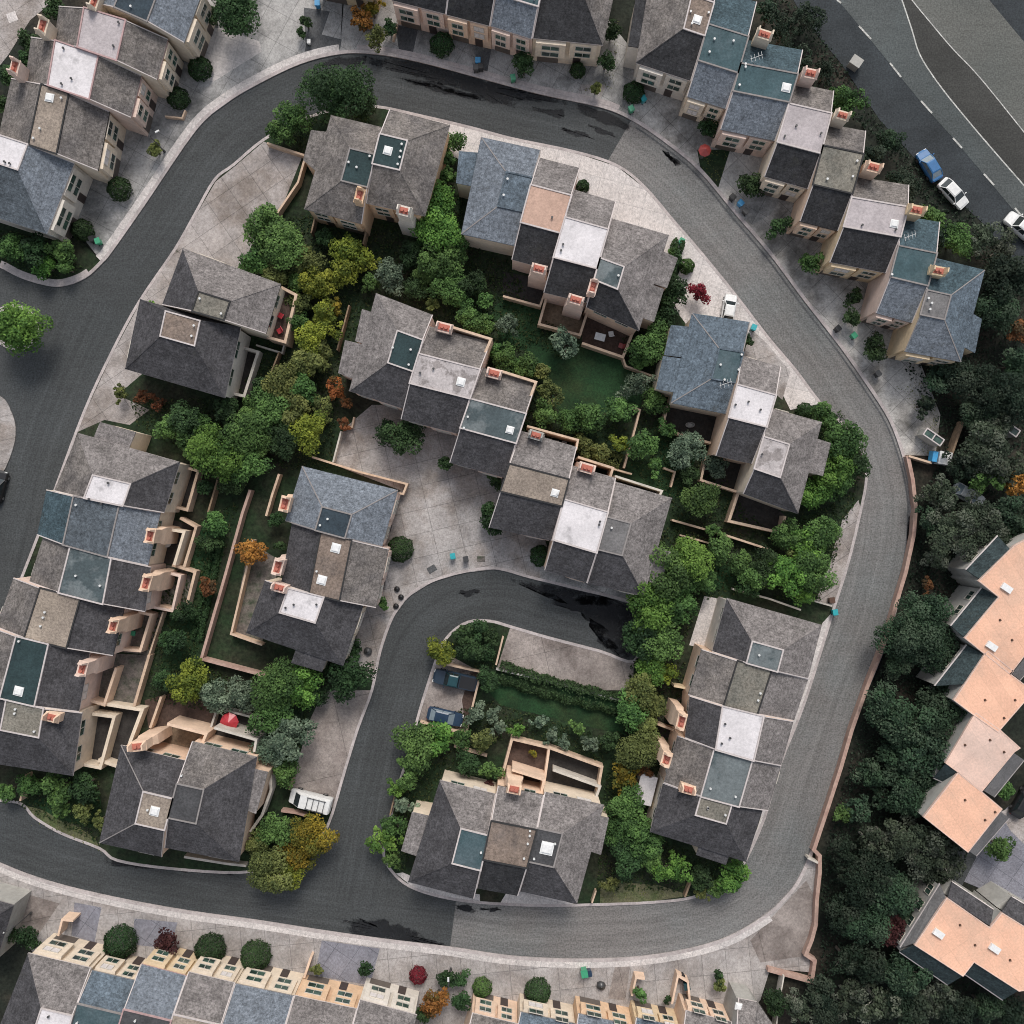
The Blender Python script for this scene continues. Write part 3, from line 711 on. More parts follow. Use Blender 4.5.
# ---------------------------------------------------------------- vehicles
def vehicle(label, px, py, ang, L, Wd, H, paint, kind='car', cat='car', name='parked_car', zg=.12, glass='autoglass', roofpaint=None):
    """ang: heading of the nose in photo degrees (0 = right, 90 = up)"""
    p = W(px, py, .8); root = thing(name, label, cat, (p.x, p.y, zg), math.radians(ang))
    def loft(secs, nm, m, par=root, sm=True):
        mb = MB(); n = len(secs[0])
        for s in secs: mb.v += s
        for i in range(len(secs) - 1):
            for j in range(n):
                a = i * n + j; b = i * n + (j + 1) % n; mb.f.append((a, b, b + n, a + n)); mb.m.append(0)
        mb.f.append(tuple(reversed(range(n)))); mb.m.append(0); mb.f.append(tuple((len(secs) - 1) * n + j for j in range(n))); mb.m.append(0)
        o = mb.build(nm, m, par, smooth=False, offset=(0, 0, 0)); return o
    hw = Wd / 2
    def sec(x, w, zlo, zhi, k=.86):   # rounded cross-section
        return [(x, -w * .9, zlo), (x, w * .9, zlo), (x, w, zlo + (zhi - zlo) * .35), (x, w * .98, zlo + (zhi - zlo) * .75), (x, w * k, zhi), (x, -w * k, zhi), (x, -w * .98, zlo + (zhi - zlo) * .75), (x, -w, zlo + (zhi - zlo) * .35)]
    h2 = L / 2
    if kind == 'car': bz, hood = H * .62, H * .58
    elif kind == 'pickup': bz, hood = H * .58, H * .58
    else: bz, hood = H * .55, H * .52
    if kind == 'van':
        body = [sec(-h2, hw * .9, .35, H * .9, .8), sec(-h2 + .15, hw, .28, H, .84), sec(h2 - 1.5, hw, .28, H, .84), sec(h2 - .75, hw * .98, .28, H * .62, .86), sec(h2 - .12, hw * .92, .3, H * .5, .84), sec(h2, hw * .8, .4, H * .42, .8)]
        loft(body, 'body', paint)
        mb = MB(); z1, z2 = H * .64, H * .97; x1, x2 = h2 - .78, h2 - 1.48
        mb.obox((x2 + .02, -hw * .74, z2 + .02), (x1 - x2, 0, z1 - z2), (0, hw * 1.48, 0), (.03, 0, .03)); mb.build('windscreen', glass, root, offset=(0, 0, 0))
        rk = MB()
        for x in (-1.9, -1.2, -.5, .2): rk.box((x, 0), .07, Wd * .8, H + .14, H + .19)
        for y in (-hw * .72, hw * .72): rk.box((-.85, y), 2.4, .06, H + .08, H + .14)
        for x in (-1.9, .2):
            for y in (-hw * .72, hw * .72): rk.box((x, y), .06, .06, H - .02, H + .08)
        rk.build('roof_rack', 'c_bingrey', root, offset=(0, 0, 0))
    else:
        body = [sec(-h2, hw * .78, .36, bz * .86, .8), sec(-h2 + .14, hw * .94, .26, bz * .97), sec(-h2 + .7, hw, .22, bz), sec(0, hw, .2, bz), sec(h2 - .9, hw, .22, hood), sec(h2 - .25, hw * .92, .26, hood * .9), sec(h2, hw * .72, .36, hood * .72, .8)]
        loft(body, 'body', paint)
        if kind == 'pickup': c0, c1, c2, c3 = -.55, -.35, .75, 1.35
        else: c0, c1, c2, c3 = -L * .42, -L * .27, L * .09, L * .26
        def rect(x, w, z): return [(x, -w, z), (x, w, z)]
        zt = H; wl, wt = hw * .86, hw * .68
        # glasshouse: glass volume, then roof panel and pillars in body colour
        g = MB(); b4 = [(c0, -wl, bz - .03), (c3, -wl, bz - .06), (c3, wl, bz - .06), (c0, wl, bz - .03)]; t4 = [(c1, -wt, zt - .05), (c2, -wt, zt - .05), (c2, wt, zt - .05), (c1, wt, zt - .05)]
        g.hexa(b4, t4); g.build('windows', glass, root, offset=(0, 0, 0))
        r = MB(); e = .04
        r.hexa([(c1 - e, -wt - e, zt - .06), (c2 + e, -wt - e, zt - .06), (c2 + e, wt + e, zt - .06), (c1 - e, wt + e, zt - .06)], [(c1 + .1, -wt + .1, zt + .02), (c2 - .12, -wt + .1, zt + .02), (c2 - .12, wt - .1, zt + .02), (c1 + .1, wt - .1, zt + .02)])
        for a, b in zip(b4, t4):
            a = Vector(a); b = Vector(b); r.tube([a, b], [.06, .05], 4)
        for s in (-1, 1): r.tube([((c0 + c3) / 2, s * (wl + .01), bz - .03), ((c1 + c2) / 2, s * (wt + .01), zt - .05)], [.05, .045], 4)
        r.build('roof', roofpaint or paint, root, offset=(0, 0, 0))
        if kind == 'pickup':
            bed = MB(); bed.box(((-h2 + .15 - .62) / 2, 0), h2 - .15 - .65, Wd * .78, bz - .05, bz + .012); bed.build('cargo_bed', 'c_black', root, offset=(0, 0, 0))
        for s in (-1, 1):
            m_ = MB(); m_.box((c3 - .15, s * (hw + .1)), .12, .2, bz - .02, bz + .13); m_.build('mirror', paint, root, offset=(0, 0, 0))
    for s in (-1, 1):
        l = MB(); l.box((h2 - .1, s * hw * .62), .14, .34, hood * .62, hood * .8); l.build('headlight', 'lamp', root, offset=(0, 0, 0))
        l = MB(); l.box((-h2 + .06, s * hw * .66), .1, .28, bz * .62, bz * .82); l.build('tail_light', 'taillamp', root, offset=(0, 0, 0))
        for x in (-L * .3, L * .31):
            t = MB(); a = [2 * math.pi * k / 14 for k in range(14)]
            y0, y1 = s * (hw - .2), s * (hw + .012)
            b = [(x + .33 * math.cos(q), y0, .33 + .33 * math.sin(q)) for q in a]; c = [(x + .33 * math.cos(q), y1, .33 + .33 * math.sin(q)) for q in a]
            t.hexa(b, c); w = t.build('wheel', 'tyre', root, offset=(0, 0, 0))
            t = MB(); b = [(x + .2 * math.cos(q), y1, .33 + .2 * math.sin(q)) for q in a]; c = [(x + .2 * math.cos(q), y1 + s * .02, .33 + .2 * math.sin(q)) for q in a]
            t.hexa(b, c); t.build('rim', 'rim', w, offset=(0, 0, 0))
    return root
def bin_(label, px, py, col, ang=0, lid=None, zg=.12, k=1.0):
    p = W(px, py, .6); root = thing('wheelie_bin', label, 'bin', (p.x, p.y, zg), math.radians(ang), None)
    b = MB(); b.box((0, 0), .48 * k, .52 * k, .06, .98 * k, 0, taper=1.22); b.build('body', col, root, offset=(0, 0, 0))
    l = MB(); l.box((0, .02), .66 * k, .72 * k, .98 * k, 1.05 * k, 0, taper=.96); l.box((0, -.36 * k), .5 * k, .06, .92 * k, .99 * k); l.build('lid', lid or col, root, offset=(0, 0, 0))
    for s in (-1, 1):
        w = MB(); a = [2 * math.pi * i / 10 for i in range(10)]
        w.hexa([(s * .2 * k, -.27 * k + .1 * math.cos(q), .1 + .1 * math.sin(q)) for q in a], [(s * .26 * k, -.27 * k + .1 * math.cos(q), .1 + .1 * math.sin(q)) for q in a]); w.build('wheel', 'tyre', root, offset=(0, 0, 0))
    return root
def chair(label, px, py, ang, m, group=None, zg=.12):
    p = W(px, py, zg + .3); root = thing('patio_chair', label, 'chair', (p.x, p.y, zg), math.radians(ang), group)
    s = MB(); s.box((0, 0), .62, .62, .36, .48); s.build('seat', m, root, offset=(0, 0, 0))
    b = MB(); b.obox((-.31, -.31, .48), (-.14, 0, .5), (0, .62, 0), (.08, 0, .01)); b.build('backrest', m, root, offset=(0, 0, 0))
    for x in (-.27, .27):
        for y in (-.27, .27):
            l = MB(); l.box((x, y), .06, .06, 0, .36); l.build('leg', 'c_bingrey', root, offset=(0, 0, 0))
    return root
def table(label, px, py, m, r=.6, zg=.12, square=None, ang=0):
    p = W(px, py, .75); root = thing('patio_table', label, 'table', (p.x, p.y, zg), math.radians(ang))
    t = MB()
    if square: t.box((0, 0), square[0], square[1], .7, .75)
    else: t.cyl((0, 0), r, .7, .75, 20)
    t.build('tabletop', m, root, offset=(0, 0, 0))
    l = MB(); l.cyl((0, 0), .05, .04, .7, 8); l.cyl((0, 0), .28, 0, .04, 12); l.build('pedestal', 'c_bingrey', root, offset=(0, 0, 0))
    return root
def parasol(label, px, py, m, r=1.2):
    p = W(px, py, 2.3); root = thing('parasol', label, 'parasol', (p.x, p.y, .12))
    c = MB(); n = 8; a = [2 * math.pi * i / n for i in range(n)]
    c.hexa([(r * math.cos(q), r * math.sin(q), 2.05) for q in a], [(.06 * math.cos(q), .06 * math.sin(q), 2.55) for q in a]); c.build('canopy', m, root, offset=(0, 0, 0))
    q = MB(); q.cyl((0, 0), .03, 0, 2.06, 8); q.cyl((0, 0), .25, 0, .06, 12); q.build('pole', 'c_bingrey', root, offset=(0, 0, 0))
    return root
# ================================================================ SETTING
ground = MB(); ground.poly([(-900, -900, -.06), (900, -900, -.06), (900, 900, -.06), (-900, 900, -.06)]); struct('ground', ground, 'wood_floor')

OUTER = [(-20, 262), (0, 266), (20, 276), (42, 283), (62, 285), (85, 277), (102, 262), (112, 250), (145, 203), (195, 130), (225, 103), (256, 84), (300, 63), (340, 53), (375, 53), (420, 61), (480, 77), (540, 93), (600, 106), (632, 119), (665, 141), (700, 170), (735, 212), (770, 253), (805, 300), (840, 345), (868, 385), (890, 420), (903, 455), (910, 485), (912, 512), (908, 555), (898, 598), (884, 645), (862, 700), (838, 768), (824, 812), (811, 853), (797, 883), (783, 900), (768, 914), (736, 934), (700, 947), (645, 957), (580, 960), (512, 957), (450, 948), (384, 940), (320, 931), (256, 921), (190, 912), (128, 901), (70, 888), (30, 876), (0, 864), (-20, 856)]
OUT = smooth(OUTER, 4)
ROAD = OUT + [(-40, 850), (-40, 270)]
sheet('road', ROAD, 0.0, 'asphalt')
# the newer, lighter surfacing from the seam by the north-east bend round to the seam in the south street
i0 = min(range(len(OUT)), key=lambda i: (OUT[i][0] - 634) ** 2 + (OUT[i][1] - 120) ** 2); i1 = min(range(len(OUT)), key=lambda i: (OUT[i][0] - 449) ** 2 + (OUT[i][1] - 948) ** 2)
seg = OUT[i0:i1 + 1]
sheet('road_resurfacing', seg + [(452, 895), (600, 900), (720, 880), (780, 760), (840, 560), (840, 470), (740, 330), (617, 166)], .004, 'asphalt_new')
INNER = [(-30, 799), (18, 802), (35, 817), (62, 833), (100, 848), (118, 860), (170, 868), (240, 872), (285, 863), (310, 846), (328, 825), (345, 770), (358, 728), (372, 690), (380, 652), (392, 618), (408, 596), (432, 581), (462, 572), (495, 568), (530, 577), (575, 588), (637, 605), (640, 630), (634, 661), (600, 651), (550, 638), (512, 627), (490, 621), (468, 622), (450, 634), (440, 650), (431, 675), (420, 710), (408, 755), (396, 795), (388, 830), (384, 855), (393, 872), (410, 886), (440, 896), (480, 902), (540, 905), (600, 904), (650, 902), (692, 897), (728, 882), (744, 862), (764, 818), (780, 764), (805, 700), (833, 610), (848, 562), (860, 512), (866, 478), (862, 452), (848, 430), (820, 403), (795, 370), (768, 338), (735, 295), (700, 252), (674, 222), (645, 188), (617, 166), (574, 152), (512, 139), (471, 128), (420, 116), (376, 107), (340, 109), (300, 121), (264, 140), (234, 165), (215, 180), (195, 215), (175, 250), (139, 303), (112, 353), (85, 411), (55, 491), (35, 545), (10, 605), (-30, 680)]
ISL = smooth(INNER, 4)
slab('block', ISL, -.05, .12, 'soil')
sheet('lower_street', [(342, 790), (370, 800), (390, 850), (400, 900), (440, 947), (380, 938), (320, 930), (330, 840)], .0035, 'asphalt')
kb = MB(); strip_mb(kb, [W2(*p) for p in ISL], .34, -.05, .15, closed=True); struct('kerb', kb, 'kerb')
kb = MB(); strip_mb(kb, [W2(*p) for p in OUT], .42, -.05, .155); struct('kerb', kb, 'kerb')
# pale footway along the outer kerb (north-west and south)
def footway(a, b, off, wd, m='conc_pale'):
    ia = min(range(len(OUT)), key=lambda i: (OUT[i][0] - a[0]) ** 2 + (OUT[i][1] - a[1]) ** 2); ib = min(range(len(OUT)), key=lambda i: (OUT[i][0] - b[0]) ** 2 + (OUT[i][1] - b[1]) ** 2)
    P = [W2(*p) for p in OUT[ia:ib + 1]]; n = len(P); Q = []
    for i in range(n):
        d = Vector(P[min(i + 1, n - 1)]) - Vector(P[max(i - 1, 0)]); d.normalize(); nn = Vector((-d.y, d.x)); Q.append(Vector(P[i]) + nn * off)
    mb = MB(); strip_mb(mb, [tuple(q) for q in Q], wd, .05, .142); struct('footway', mb, m)
def ap(a, b, rest, m, z=.12, name='pavement'):
    ia = min(range(len(OUT)), key=lambda i: (OUT[i][0] - a[0]) ** 2 + (OUT[i][1] - a[1]) ** 2); ib = min(range(len(OUT)), key=lambda i: (OUT[i][0] - b[0]) ** 2 + (OUT[i][1] - b[1]) ** 2)
    slab(name, OUT[ia:ib + 1] + rest, -.05, z, m)
ap((102, 262), (340, 53), [(345, -10), (330, -60), (190, -60), (150, 20), (125, 100), (70, 190), (85, 240)], 'conc_grey')
ap((340, 53), (632, 119), [(640, 60), (600, 10), (450, -40), (345, -40)], 'conc_grey')
ap((632, 119), (908, 455), [(935, 456), (940, 415), (915, 350), (870, 280), (800, 200), (730, 110), (680, 50), (640, 40)], 'conc_right')
ap((811, 853), (-20, 856), [(-40, 925), (20, 935), (60, 985), (250, 1010), (500, 1060), (700, 1060), (760, 1000), (770, 968), (812, 972), (808, 955), (816, 900), (818, 870)], 'conc_bottom')
footway((102, 262), (340, 53), .6, .85); footway((360, 53), (620, 112), .55, .6, 'kerb'); footway((770, 915), (0, 864), .55, .75)
slab('pavement', [(-30, 262), (0, 266), (20, 276), (42, 283), (62, 285), (85, 277), (102, 262), (80, 240), (-30, 215)], -.05, .11, 'soil')
footway((0, 266), (90, 274), .4, .6, 'kerb')
# darker and lighter concrete bays in the driveways
PADN = [0]
def pad(px, m, z=.124):
    PADN[0] += 1; sheet('driveway', px, z + .0004 * PADN[0], m)
pad([(203, 30), (222, 28), (260, 42), (262, 52), (214, 82), (196, 78), (205, 60)], 'conc_pale', .126)
pad([(304, 8), (330, 12), (322, 35), (342, 40), (340, 52), (305, 52), (306, 46)], 'asphalt_side')
pad([(395, 25), (418, 30), (412, 58), (400, 56)], 'asphalt_side'); pad([(476, 55), (492, 45), (487, 75), (474, 73)], 'asphalt_side')
pad([(560, 52), (588, 60), (580, 88), (545, 84)], 'conc_grey', .126); pad([(580, 85), (606, 85), (600, 100), (577, 99)], 'conc_court', .127)
pad([(697, 150), (730, 150), (718, 188), (700, 168)], 'soil', .126)
pad([(760, 170), (790, 185), (770, 215), (752, 225), (738, 212)], 'conc_grey', .125)
pad([(75, 902), (102, 907), (95, 942), (72, 935)], 'conc_cool', .128); pad([(0, 886), (60, 903), (35, 940), (0, 925)], 'conc_pad', .127)
pad([(322, 940), (380, 948), (370, 985), (315, 975)], 'conc_cool', .128); pad([(135, 918), (178, 922), (170, 948), (132, 944)], 'conc_cool', .128)
pad([(750, 940), (806, 880), (816, 900), (808, 955), (760, 962)], 'conc_pad', .127); pad([(615, 965), (630, 966), (625, 1000), (608, 998)], 'conc_pad', .128)
# island concretes
pad([(176, 250), (196, 216), (216, 182), (236, 166), (264, 142), (303, 156), (298, 168), (282, 208), (262, 222), (255, 240), (240, 270), (190, 262)], 'conc_drive')
pad([(175, 251), (200, 262), (185, 310), (160, 320), (145, 372), (118, 395), (150, 410), (130, 425), (105, 420), (78, 432), (60, 488), (56, 486), (86, 412), (113, 354), (140, 304)], 'conc_drive')
pad([(345, 428), (372, 405), (410, 405), (470, 440), (512, 490), (545, 540), (560, 584), (530, 577), (495, 569), (462, 573), (432, 582), (408, 597), (393, 618), (381, 652), (374, 680), (345, 670), (360, 600), (384, 545), (400, 490), (332, 464)], 'conc_court')
pad([(391, 112), (420, 117), (471, 129), (512, 140), (574, 153), (617, 167), (645, 189), (674, 223), (700, 253), (735, 296), (768, 339), (795, 371), (819, 404), (790, 410), (768, 366), (742, 330), (700, 315), (690, 330), (668, 300), (683, 262), (650, 255), (600, 225), (540, 185), (480, 170), (440, 150), (389, 126)], 'conc_pale')
pad([(540, 555), (600, 570), (648, 588), (638, 606), (575, 588), (540, 579)], 'conc_grey', .1275)
pad([(740, 362), (752, 330), (768, 345), (790, 372), (782, 400)], 'conc_court', .127)
pad([(324, 690), (372, 690), (358, 728), (345, 770), (335, 808), (290, 790), (300, 755), (310, 720)], 'conc_pad')
pad([(510, 628), (550, 639), (600, 652), (634, 662), (632, 690), (580, 690), (497, 668)], 'conc_pad')
pad([(431, 676), (440, 650), (481, 672), (466, 732), (419, 720)], 'conc_pad')
pad([(506, 893), (521, 889), (580, 905), (540, 905), (500, 903)], 'conc_pale'); pad([(600, 880), (660, 885), (690, 895), (650, 901), (600, 903)], 'dry_grass')
pad([(822, 623), (832, 612), (805, 700), (780, 764), (764, 818), (745, 860), (740, 858), (765, 800), (795, 715)], 'conc_pale')
pad([(833, 608), (816, 600), (830, 560), (842, 520), (858, 500), (861, 512), (848, 562)], 'conc_drive')
pad([(704, 596), (727, 600), (712, 650), (689, 645)], 'conc_pale'); 
pad([(396, 873), (403, 872), (440, 888), (480, 894), (480, 901), (440, 896), (412, 886)], 'conc_pale')
pad([(20, 803), (35, 818), (62, 834), (100, 849), (104, 858), (96, 838), (60, 815)], 'dry_grass')
pad([(145, 700), (180, 690), (220, 710), (205, 735), (165, 725), (150, 735)], 'patio', .125)
# lawns
for px in ([(528, 348), (552, 330), (582, 345), (624, 360), (650, 376), (640, 408), (618, 412), (560, 412), (546, 398), (548, 378)], [(492, 308), (505, 299), (546, 312), (540, 330), (552, 342), (530, 352), (500, 345)], [(188, 540), (232, 505), (222, 560), (200, 650), (190, 670), (160, 670), (176, 600)],
           [(497, 672), (620, 700), (625, 735), (500, 705), (488, 690)], [(625, 460), (668, 470), (700, 500), (680, 500), (630, 480)], [(700, 545), (735, 560), (740, 590), (700, 590)], [(655, 420), (700, 445), (690, 475), (640, 460)], [(30, 800), (100, 790), (105, 830), (60, 820)]):
    PADN[0] += 1; sheet('lawn', px, .127 + .0004 * PADN[0], 'lawn')
slab('traffic_island', smooth([(-30, 388), (0, 396), (10, 408), (16, 428), (13, 450), (0, 478), (-30, 510)], 3), -.05, .13, 'conc_court')
slab('traffic_island', smooth([(-4, 312), (14, 304), (30, 310), (39, 326), (36, 342), (24, 350), (6, 348), (-6, 335)], 3, True), -.05, .14, 'kerb'); sheet('traffic_island', smooth([(0, 315), (14, 308), (28, 313), (35, 326), (32, 340), (22, 346), (8, 344), (-2, 333)], 3, True), .145, 'soil')
# roads in the upper right
sheet('old_road', [(785, -15), (1045, -15), (1060, 320), (985, 225), (930, 175), (880, 120), (840, 62), (805, 20)], -.02, 'asphalt_hwy_dark')
EDGE = [(822, -20), (838, 0), (865, 33), (890, 64), (920, 101), (953, 138), (985, 176), (1015, 212), (1050, 254)]
CURVE = smooth([(895, -20), (902, 0), (912, 30), (920, 55), (938, 83), (965, 117), (1000, 158), (1050, 215)], 4)
CURV2 = smooth([(900, -18), (912, 0), (930, 22), (952, 48), (975, 72), (1000, 102), (1050, 165)], 4)
sheet('road', [(a, b) for a, b in EDGE] + list(reversed(CURVE)), 0.0, 'asphalt_hwy')
sheet('road_shoulder', CURVE + list(reversed(CURV2)), .0, 'asphalt_median')
sheet('road', CURV2 + [(1060, 100), (1060, 85), (985, -5), (975, -20)], .001, 'asphalt_tan')
for path, w in ((CURVE, .16), (CURV2, .13)):
    mb = MB(); strip_mb(mb, [W2(*p) for p in path], w, .001, .006); struct('road_marking', mb, 'white_line')
mb = MB()
for (a, b), (c, d) in (((837, 0), (841, 3)), ((859, 26), (871, 39)), ((890, 63), (901, 77)), ((921, 101), (932, 113)), ((953, 138), (962, 148)), ((984, 174), (994, 185)), ((1015, 208), (1025, 220))):
    strip_mb(mb, [W2(a, b), W2(c, d)], .22, .001, .006)
struct('road_marking', mb, 'white_line')
# damp and tar marks on the asphalt, some patches painting house shade
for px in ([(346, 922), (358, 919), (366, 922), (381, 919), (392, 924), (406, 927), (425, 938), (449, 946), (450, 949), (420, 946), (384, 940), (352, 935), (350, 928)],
           [(515, 580), (540, 584), (575, 588), (636, 606), (634, 657), (612, 652), (602, 640), (606, 628), (590, 622), (580, 612), (560, 607), (552, 600), (556, 596), (530, 588)],  # dead end: shade of house and trees painted dark, partly damp
           [(322, 63), (345, 57), (366, 58), (360, 66), (340, 66), (325, 68)], [(372, 58), (420, 62), (470, 75), (512, 87), (530, 92), (560, 98), (556, 103), (520, 99), (512, 106), (490, 102), (470, 92), (440, 84), (400, 72), (376, 66)],
           [(404, 80), (430, 84), (450, 90), (470, 95), (482, 99), (470, 99), (440, 92)], [(530, 108), (560, 110), (566, 117), (554, 117)], [(575, 104), (600, 110), (626, 122), (631, 130), (612, 126), (590, 118)],
           [(110, 855), (130, 852), (168, 857), (200, 862), (236, 866), (228, 874), (196, 872), (150, 868), (116, 866)], [(590, 126), (606, 130), (616, 137), (600, 134)], [(406, 78), (440, 84), (480, 97), (478, 100), (440, 89), (408, 82)], [(560, 128), (580, 131), (592, 138), (574, 136)], [(662, 150), (668, 153), (676, 162), (671, 161)], [(664, 152), (680, 163), (678, 166), (668, 158)], [(620, 600), (600, 596), (580, 596), (575, 600), (596, 606)], [(596, 640), (606, 636), (618, 648), (610, 650)], [(455, 905), (470, 906), (476, 912), (462, 911)], [(482, 908), (500, 908), (498, 911), (486, 911)], [(160, 855), (220, 862), (236, 858), (230, 868), (170, 866)], [(896, 600), (900, 575), (908, 545), (909, 520), (913, 520), (908, 560), (901, 600)], [(460, 592), (474, 589), (479, 593), (466, 597)], [(618, 968), (624, 965), (622, 972), (617, 974)], [(870, 675), (880, 648), (888, 640), (884, 655), (874, 682)]):  # the lower-left kerb patches paint the house's cast shadow
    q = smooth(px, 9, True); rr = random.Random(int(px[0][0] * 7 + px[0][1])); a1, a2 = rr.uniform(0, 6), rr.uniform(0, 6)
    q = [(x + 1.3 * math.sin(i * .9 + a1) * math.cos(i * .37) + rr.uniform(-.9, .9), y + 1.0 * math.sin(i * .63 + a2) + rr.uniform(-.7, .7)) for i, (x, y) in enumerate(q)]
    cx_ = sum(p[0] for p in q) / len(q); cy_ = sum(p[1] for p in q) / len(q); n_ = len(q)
    me = bpy.data.meshes.new('damp_shade_patch'); V_ = []; F_ = []; A_ = []
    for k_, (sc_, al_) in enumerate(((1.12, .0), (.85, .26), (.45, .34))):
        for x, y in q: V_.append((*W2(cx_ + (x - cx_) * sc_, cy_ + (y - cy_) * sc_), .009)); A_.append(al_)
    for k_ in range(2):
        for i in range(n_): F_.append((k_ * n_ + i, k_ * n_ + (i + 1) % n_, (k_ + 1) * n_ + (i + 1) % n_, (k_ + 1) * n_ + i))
    F_.append(tuple(2 * n_ + i for i in range(n_))); me.from_pydata(V_, [], F_); me.materials.append(M['damp_shade']); me.update()
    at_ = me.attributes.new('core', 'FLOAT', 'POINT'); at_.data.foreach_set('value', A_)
    o_ = bpy.data.objects.new('damp_shade_patch', me); COL.objects.link(o_); o_['kind'] = 'structure'
GUT = [W2(a - 4, b + 4) for a, b in OUT if 640 < a < 915 and 120 < b < 560]
mb = MB(); strip_mb(mb, GUT, .22, .002, .009); struct('gutter', mb, 'asphalt_side')
def lane(path, o0, o1, z, m, n=9):
    P = [Vector(W2(*p)) for p in path]; v = []; f = []; la = []; al = 0.
    for i, p in enumerate(P):
        d = (P[min(i + 1, len(P) - 1)] - P[max(i - 1, 0)]).normalized(); nn = Vector((-d.y, d.x))
        if i: al += (p - P[i - 1]).length
        for k in range(n):
            o = o0 + (o1 - o0) * k / (n - 1); q = p - nn * o; v.append((q.x, q.y, z)); la.append((o + 20, al, 0))
    for i in range(len(P) - 1):
        for k in range(n - 1):
            a = i * n + k; f.append((a, a + n, a + n + 1, a + 1))
    me = bpy.data.meshes.new('road_lane'); me.from_pydata(v, [], f); me.materials.append(M[m]); me.update()
    at = me.attributes.new('lane', 'FLOAT_VECTOR', 'POINT'); at.data.foreach_set('vector', [c for q in la for c in q])
    o = bpy.data.objects.new('road_lane', me); COL.objects.link(o); o['kind'] = 'structure'
ia = min(range(len(OUT)), key=lambda i: (OUT[i][0] - 112) ** 2 + (OUT[i][1] - 250) ** 2)
lane(OUT[ia:i0 + 1], .1, 7.4, .0022, 'lane_dark'); lane(OUT[i0:i1 + 1], .1, 7.2, .0062, 'lane_new'); lane(OUT[i1:], .1, 6.6, .0052, 'lane_dark')
lane(smooth([(352, 905), (362, 850), (372, 790), (384, 735), (402, 668), (425, 628), (462, 603), (505, 599), (545, 610), (590, 622), (637, 636)], 6), -3.4, 3.4, .0072, 'lane_dark')
lane(smooth([(95, 300), (60, 380), (30, 460), (5, 560), (-20, 650)], 6), -3.6, 3.6, .0032, 'lane_dark')


# ================================================================ HOUSES
H = house
# --- upper-left row, fronts to the lower right
H('blue-roofed row house cut by the top edge, left of the dark tree', 'blue house cut by the top edge', [(184, 43), (203, -10), (113, -48), (92, 3)], (0, 1, .42, .78), ze=6.4, roof='r_blue', deck='d_navy', wall='w_cream', trim='t_mid', front=0, bk=1., chim=[(93, 0, 8.6)])
H('row house with pinkish flat deck between two charcoal roof slopes, upper left', 'pink-decked house at upper left', [(157, 80), (168, 39), (59, 6), (54, 44)], (0, 1, .40, .78), ze=6.1, roof='r_brown', deck='d_pink', wall='w_cream', trim='t_pink', cap='t_light', front=0, bk=1., chim=[(41, 25, 8.8)])
H('row house with whitest flat deck in the upper-left row', 'white-decked house at upper left', [(131, 118), (141, 78), (30, 45), (25, 82)], (0, 1, .40, .79), ze=5.8, roof='r_brown', deck='d_white', wall='w_pink', trim='t_pink', front=0, bk=1., chim=[(13, 66, 8.6)])
H('row house with tan gravel deck and one skylight, upper-left row', 'tan-decked house at upper left', [(98, 171), (109, 114), (10, 84), (-2, 138)], (0, 1, .42, .70), ze=5.5, roof='r_brown', deck='d_tan', wall='w_cream', trim='t_dark', front=0, bk=1., sky=[(50, 98, 1.0)])
H('blue hip-roofed corner house at the left edge below its grey neighbours', 'blue corner house at the left edge', [(47, 234), (74, 164), (-45, 122), (-72, 195)], [(19, 170), (26, 147), (-22, 132), (-29, 155)], ze=5.6, roof='r_slate', deck='d_white', over={0: 'r_blue'}, wall='w_white', front=0, bk=1.)
# --- top row, fronts downwards
H('ochre-fronted row house almost wholly beyond the top edge', 'ochre house at the top edge', [(312, -26), (372, -14), (385, -70), (325, -82)], (0, 1, .4, .75), wall='w_yellow', roof='r_dark', deck='d_tan', front=0, bk=1.)
H('pink-fronted charcoal-roofed house leftmost of the joined top row', 'pink-fronted house in the top row', [(391, 0), (446, 14), (460, -45), (404, -60)], (0, 1, .45, .75), wall='w_pink', roof='r_black', deck='d_tan', front=0, bk=1.)
H('peach-fronted black-roofed house between pink front and blue roof, top row', 'black-roofed house in the top row', [(448, 15), (490, 26), (504, -30), (461, -42)], (0, 1, .5, .78), ze=6.1, wall='w_peach', roof='r_black', deck='d_tan', front=0, bk=1.)
H('row house with pale blue front roof slope at the top edge', 'blue-roofed house in the top row', [(491, 26), (532, 39), (547, -25), (505, -36)], (0, 1, .5, .78), ze=6.0, wall='w_pink', roof='r_blue', deck='d_teal', front=0, bk=1.)
H('cream-fronted hip-roofed end house of the top row beside the dark gap', 'hip-roofed end house of the top row', [(532, 38), (603, 45), (622, -40), (550, -40)], (0, .55, .62, .85), wall='w_cream', roof='r_black', over={1: 'r_brown'}, deck='d_tan', front=0, bk=1.)
H('hip-roofed house with bare tan deck, right of the dark gap at top', 'tan-decked hip house at top', [(636, 63), (691, 81), (722, -28), (655, -52)], [(683, 30), (706, 35), (714, 2), (692, -4)], wall='w_white', roof='r_black', over={3: 'r_brown'}, deck='d_brown', trim='t_light', front=0, bk=1., sky=[(697, 20, 1.0)],
  extras=[[(643, 48), (652, -2), (636, -4), (628, 46)]])
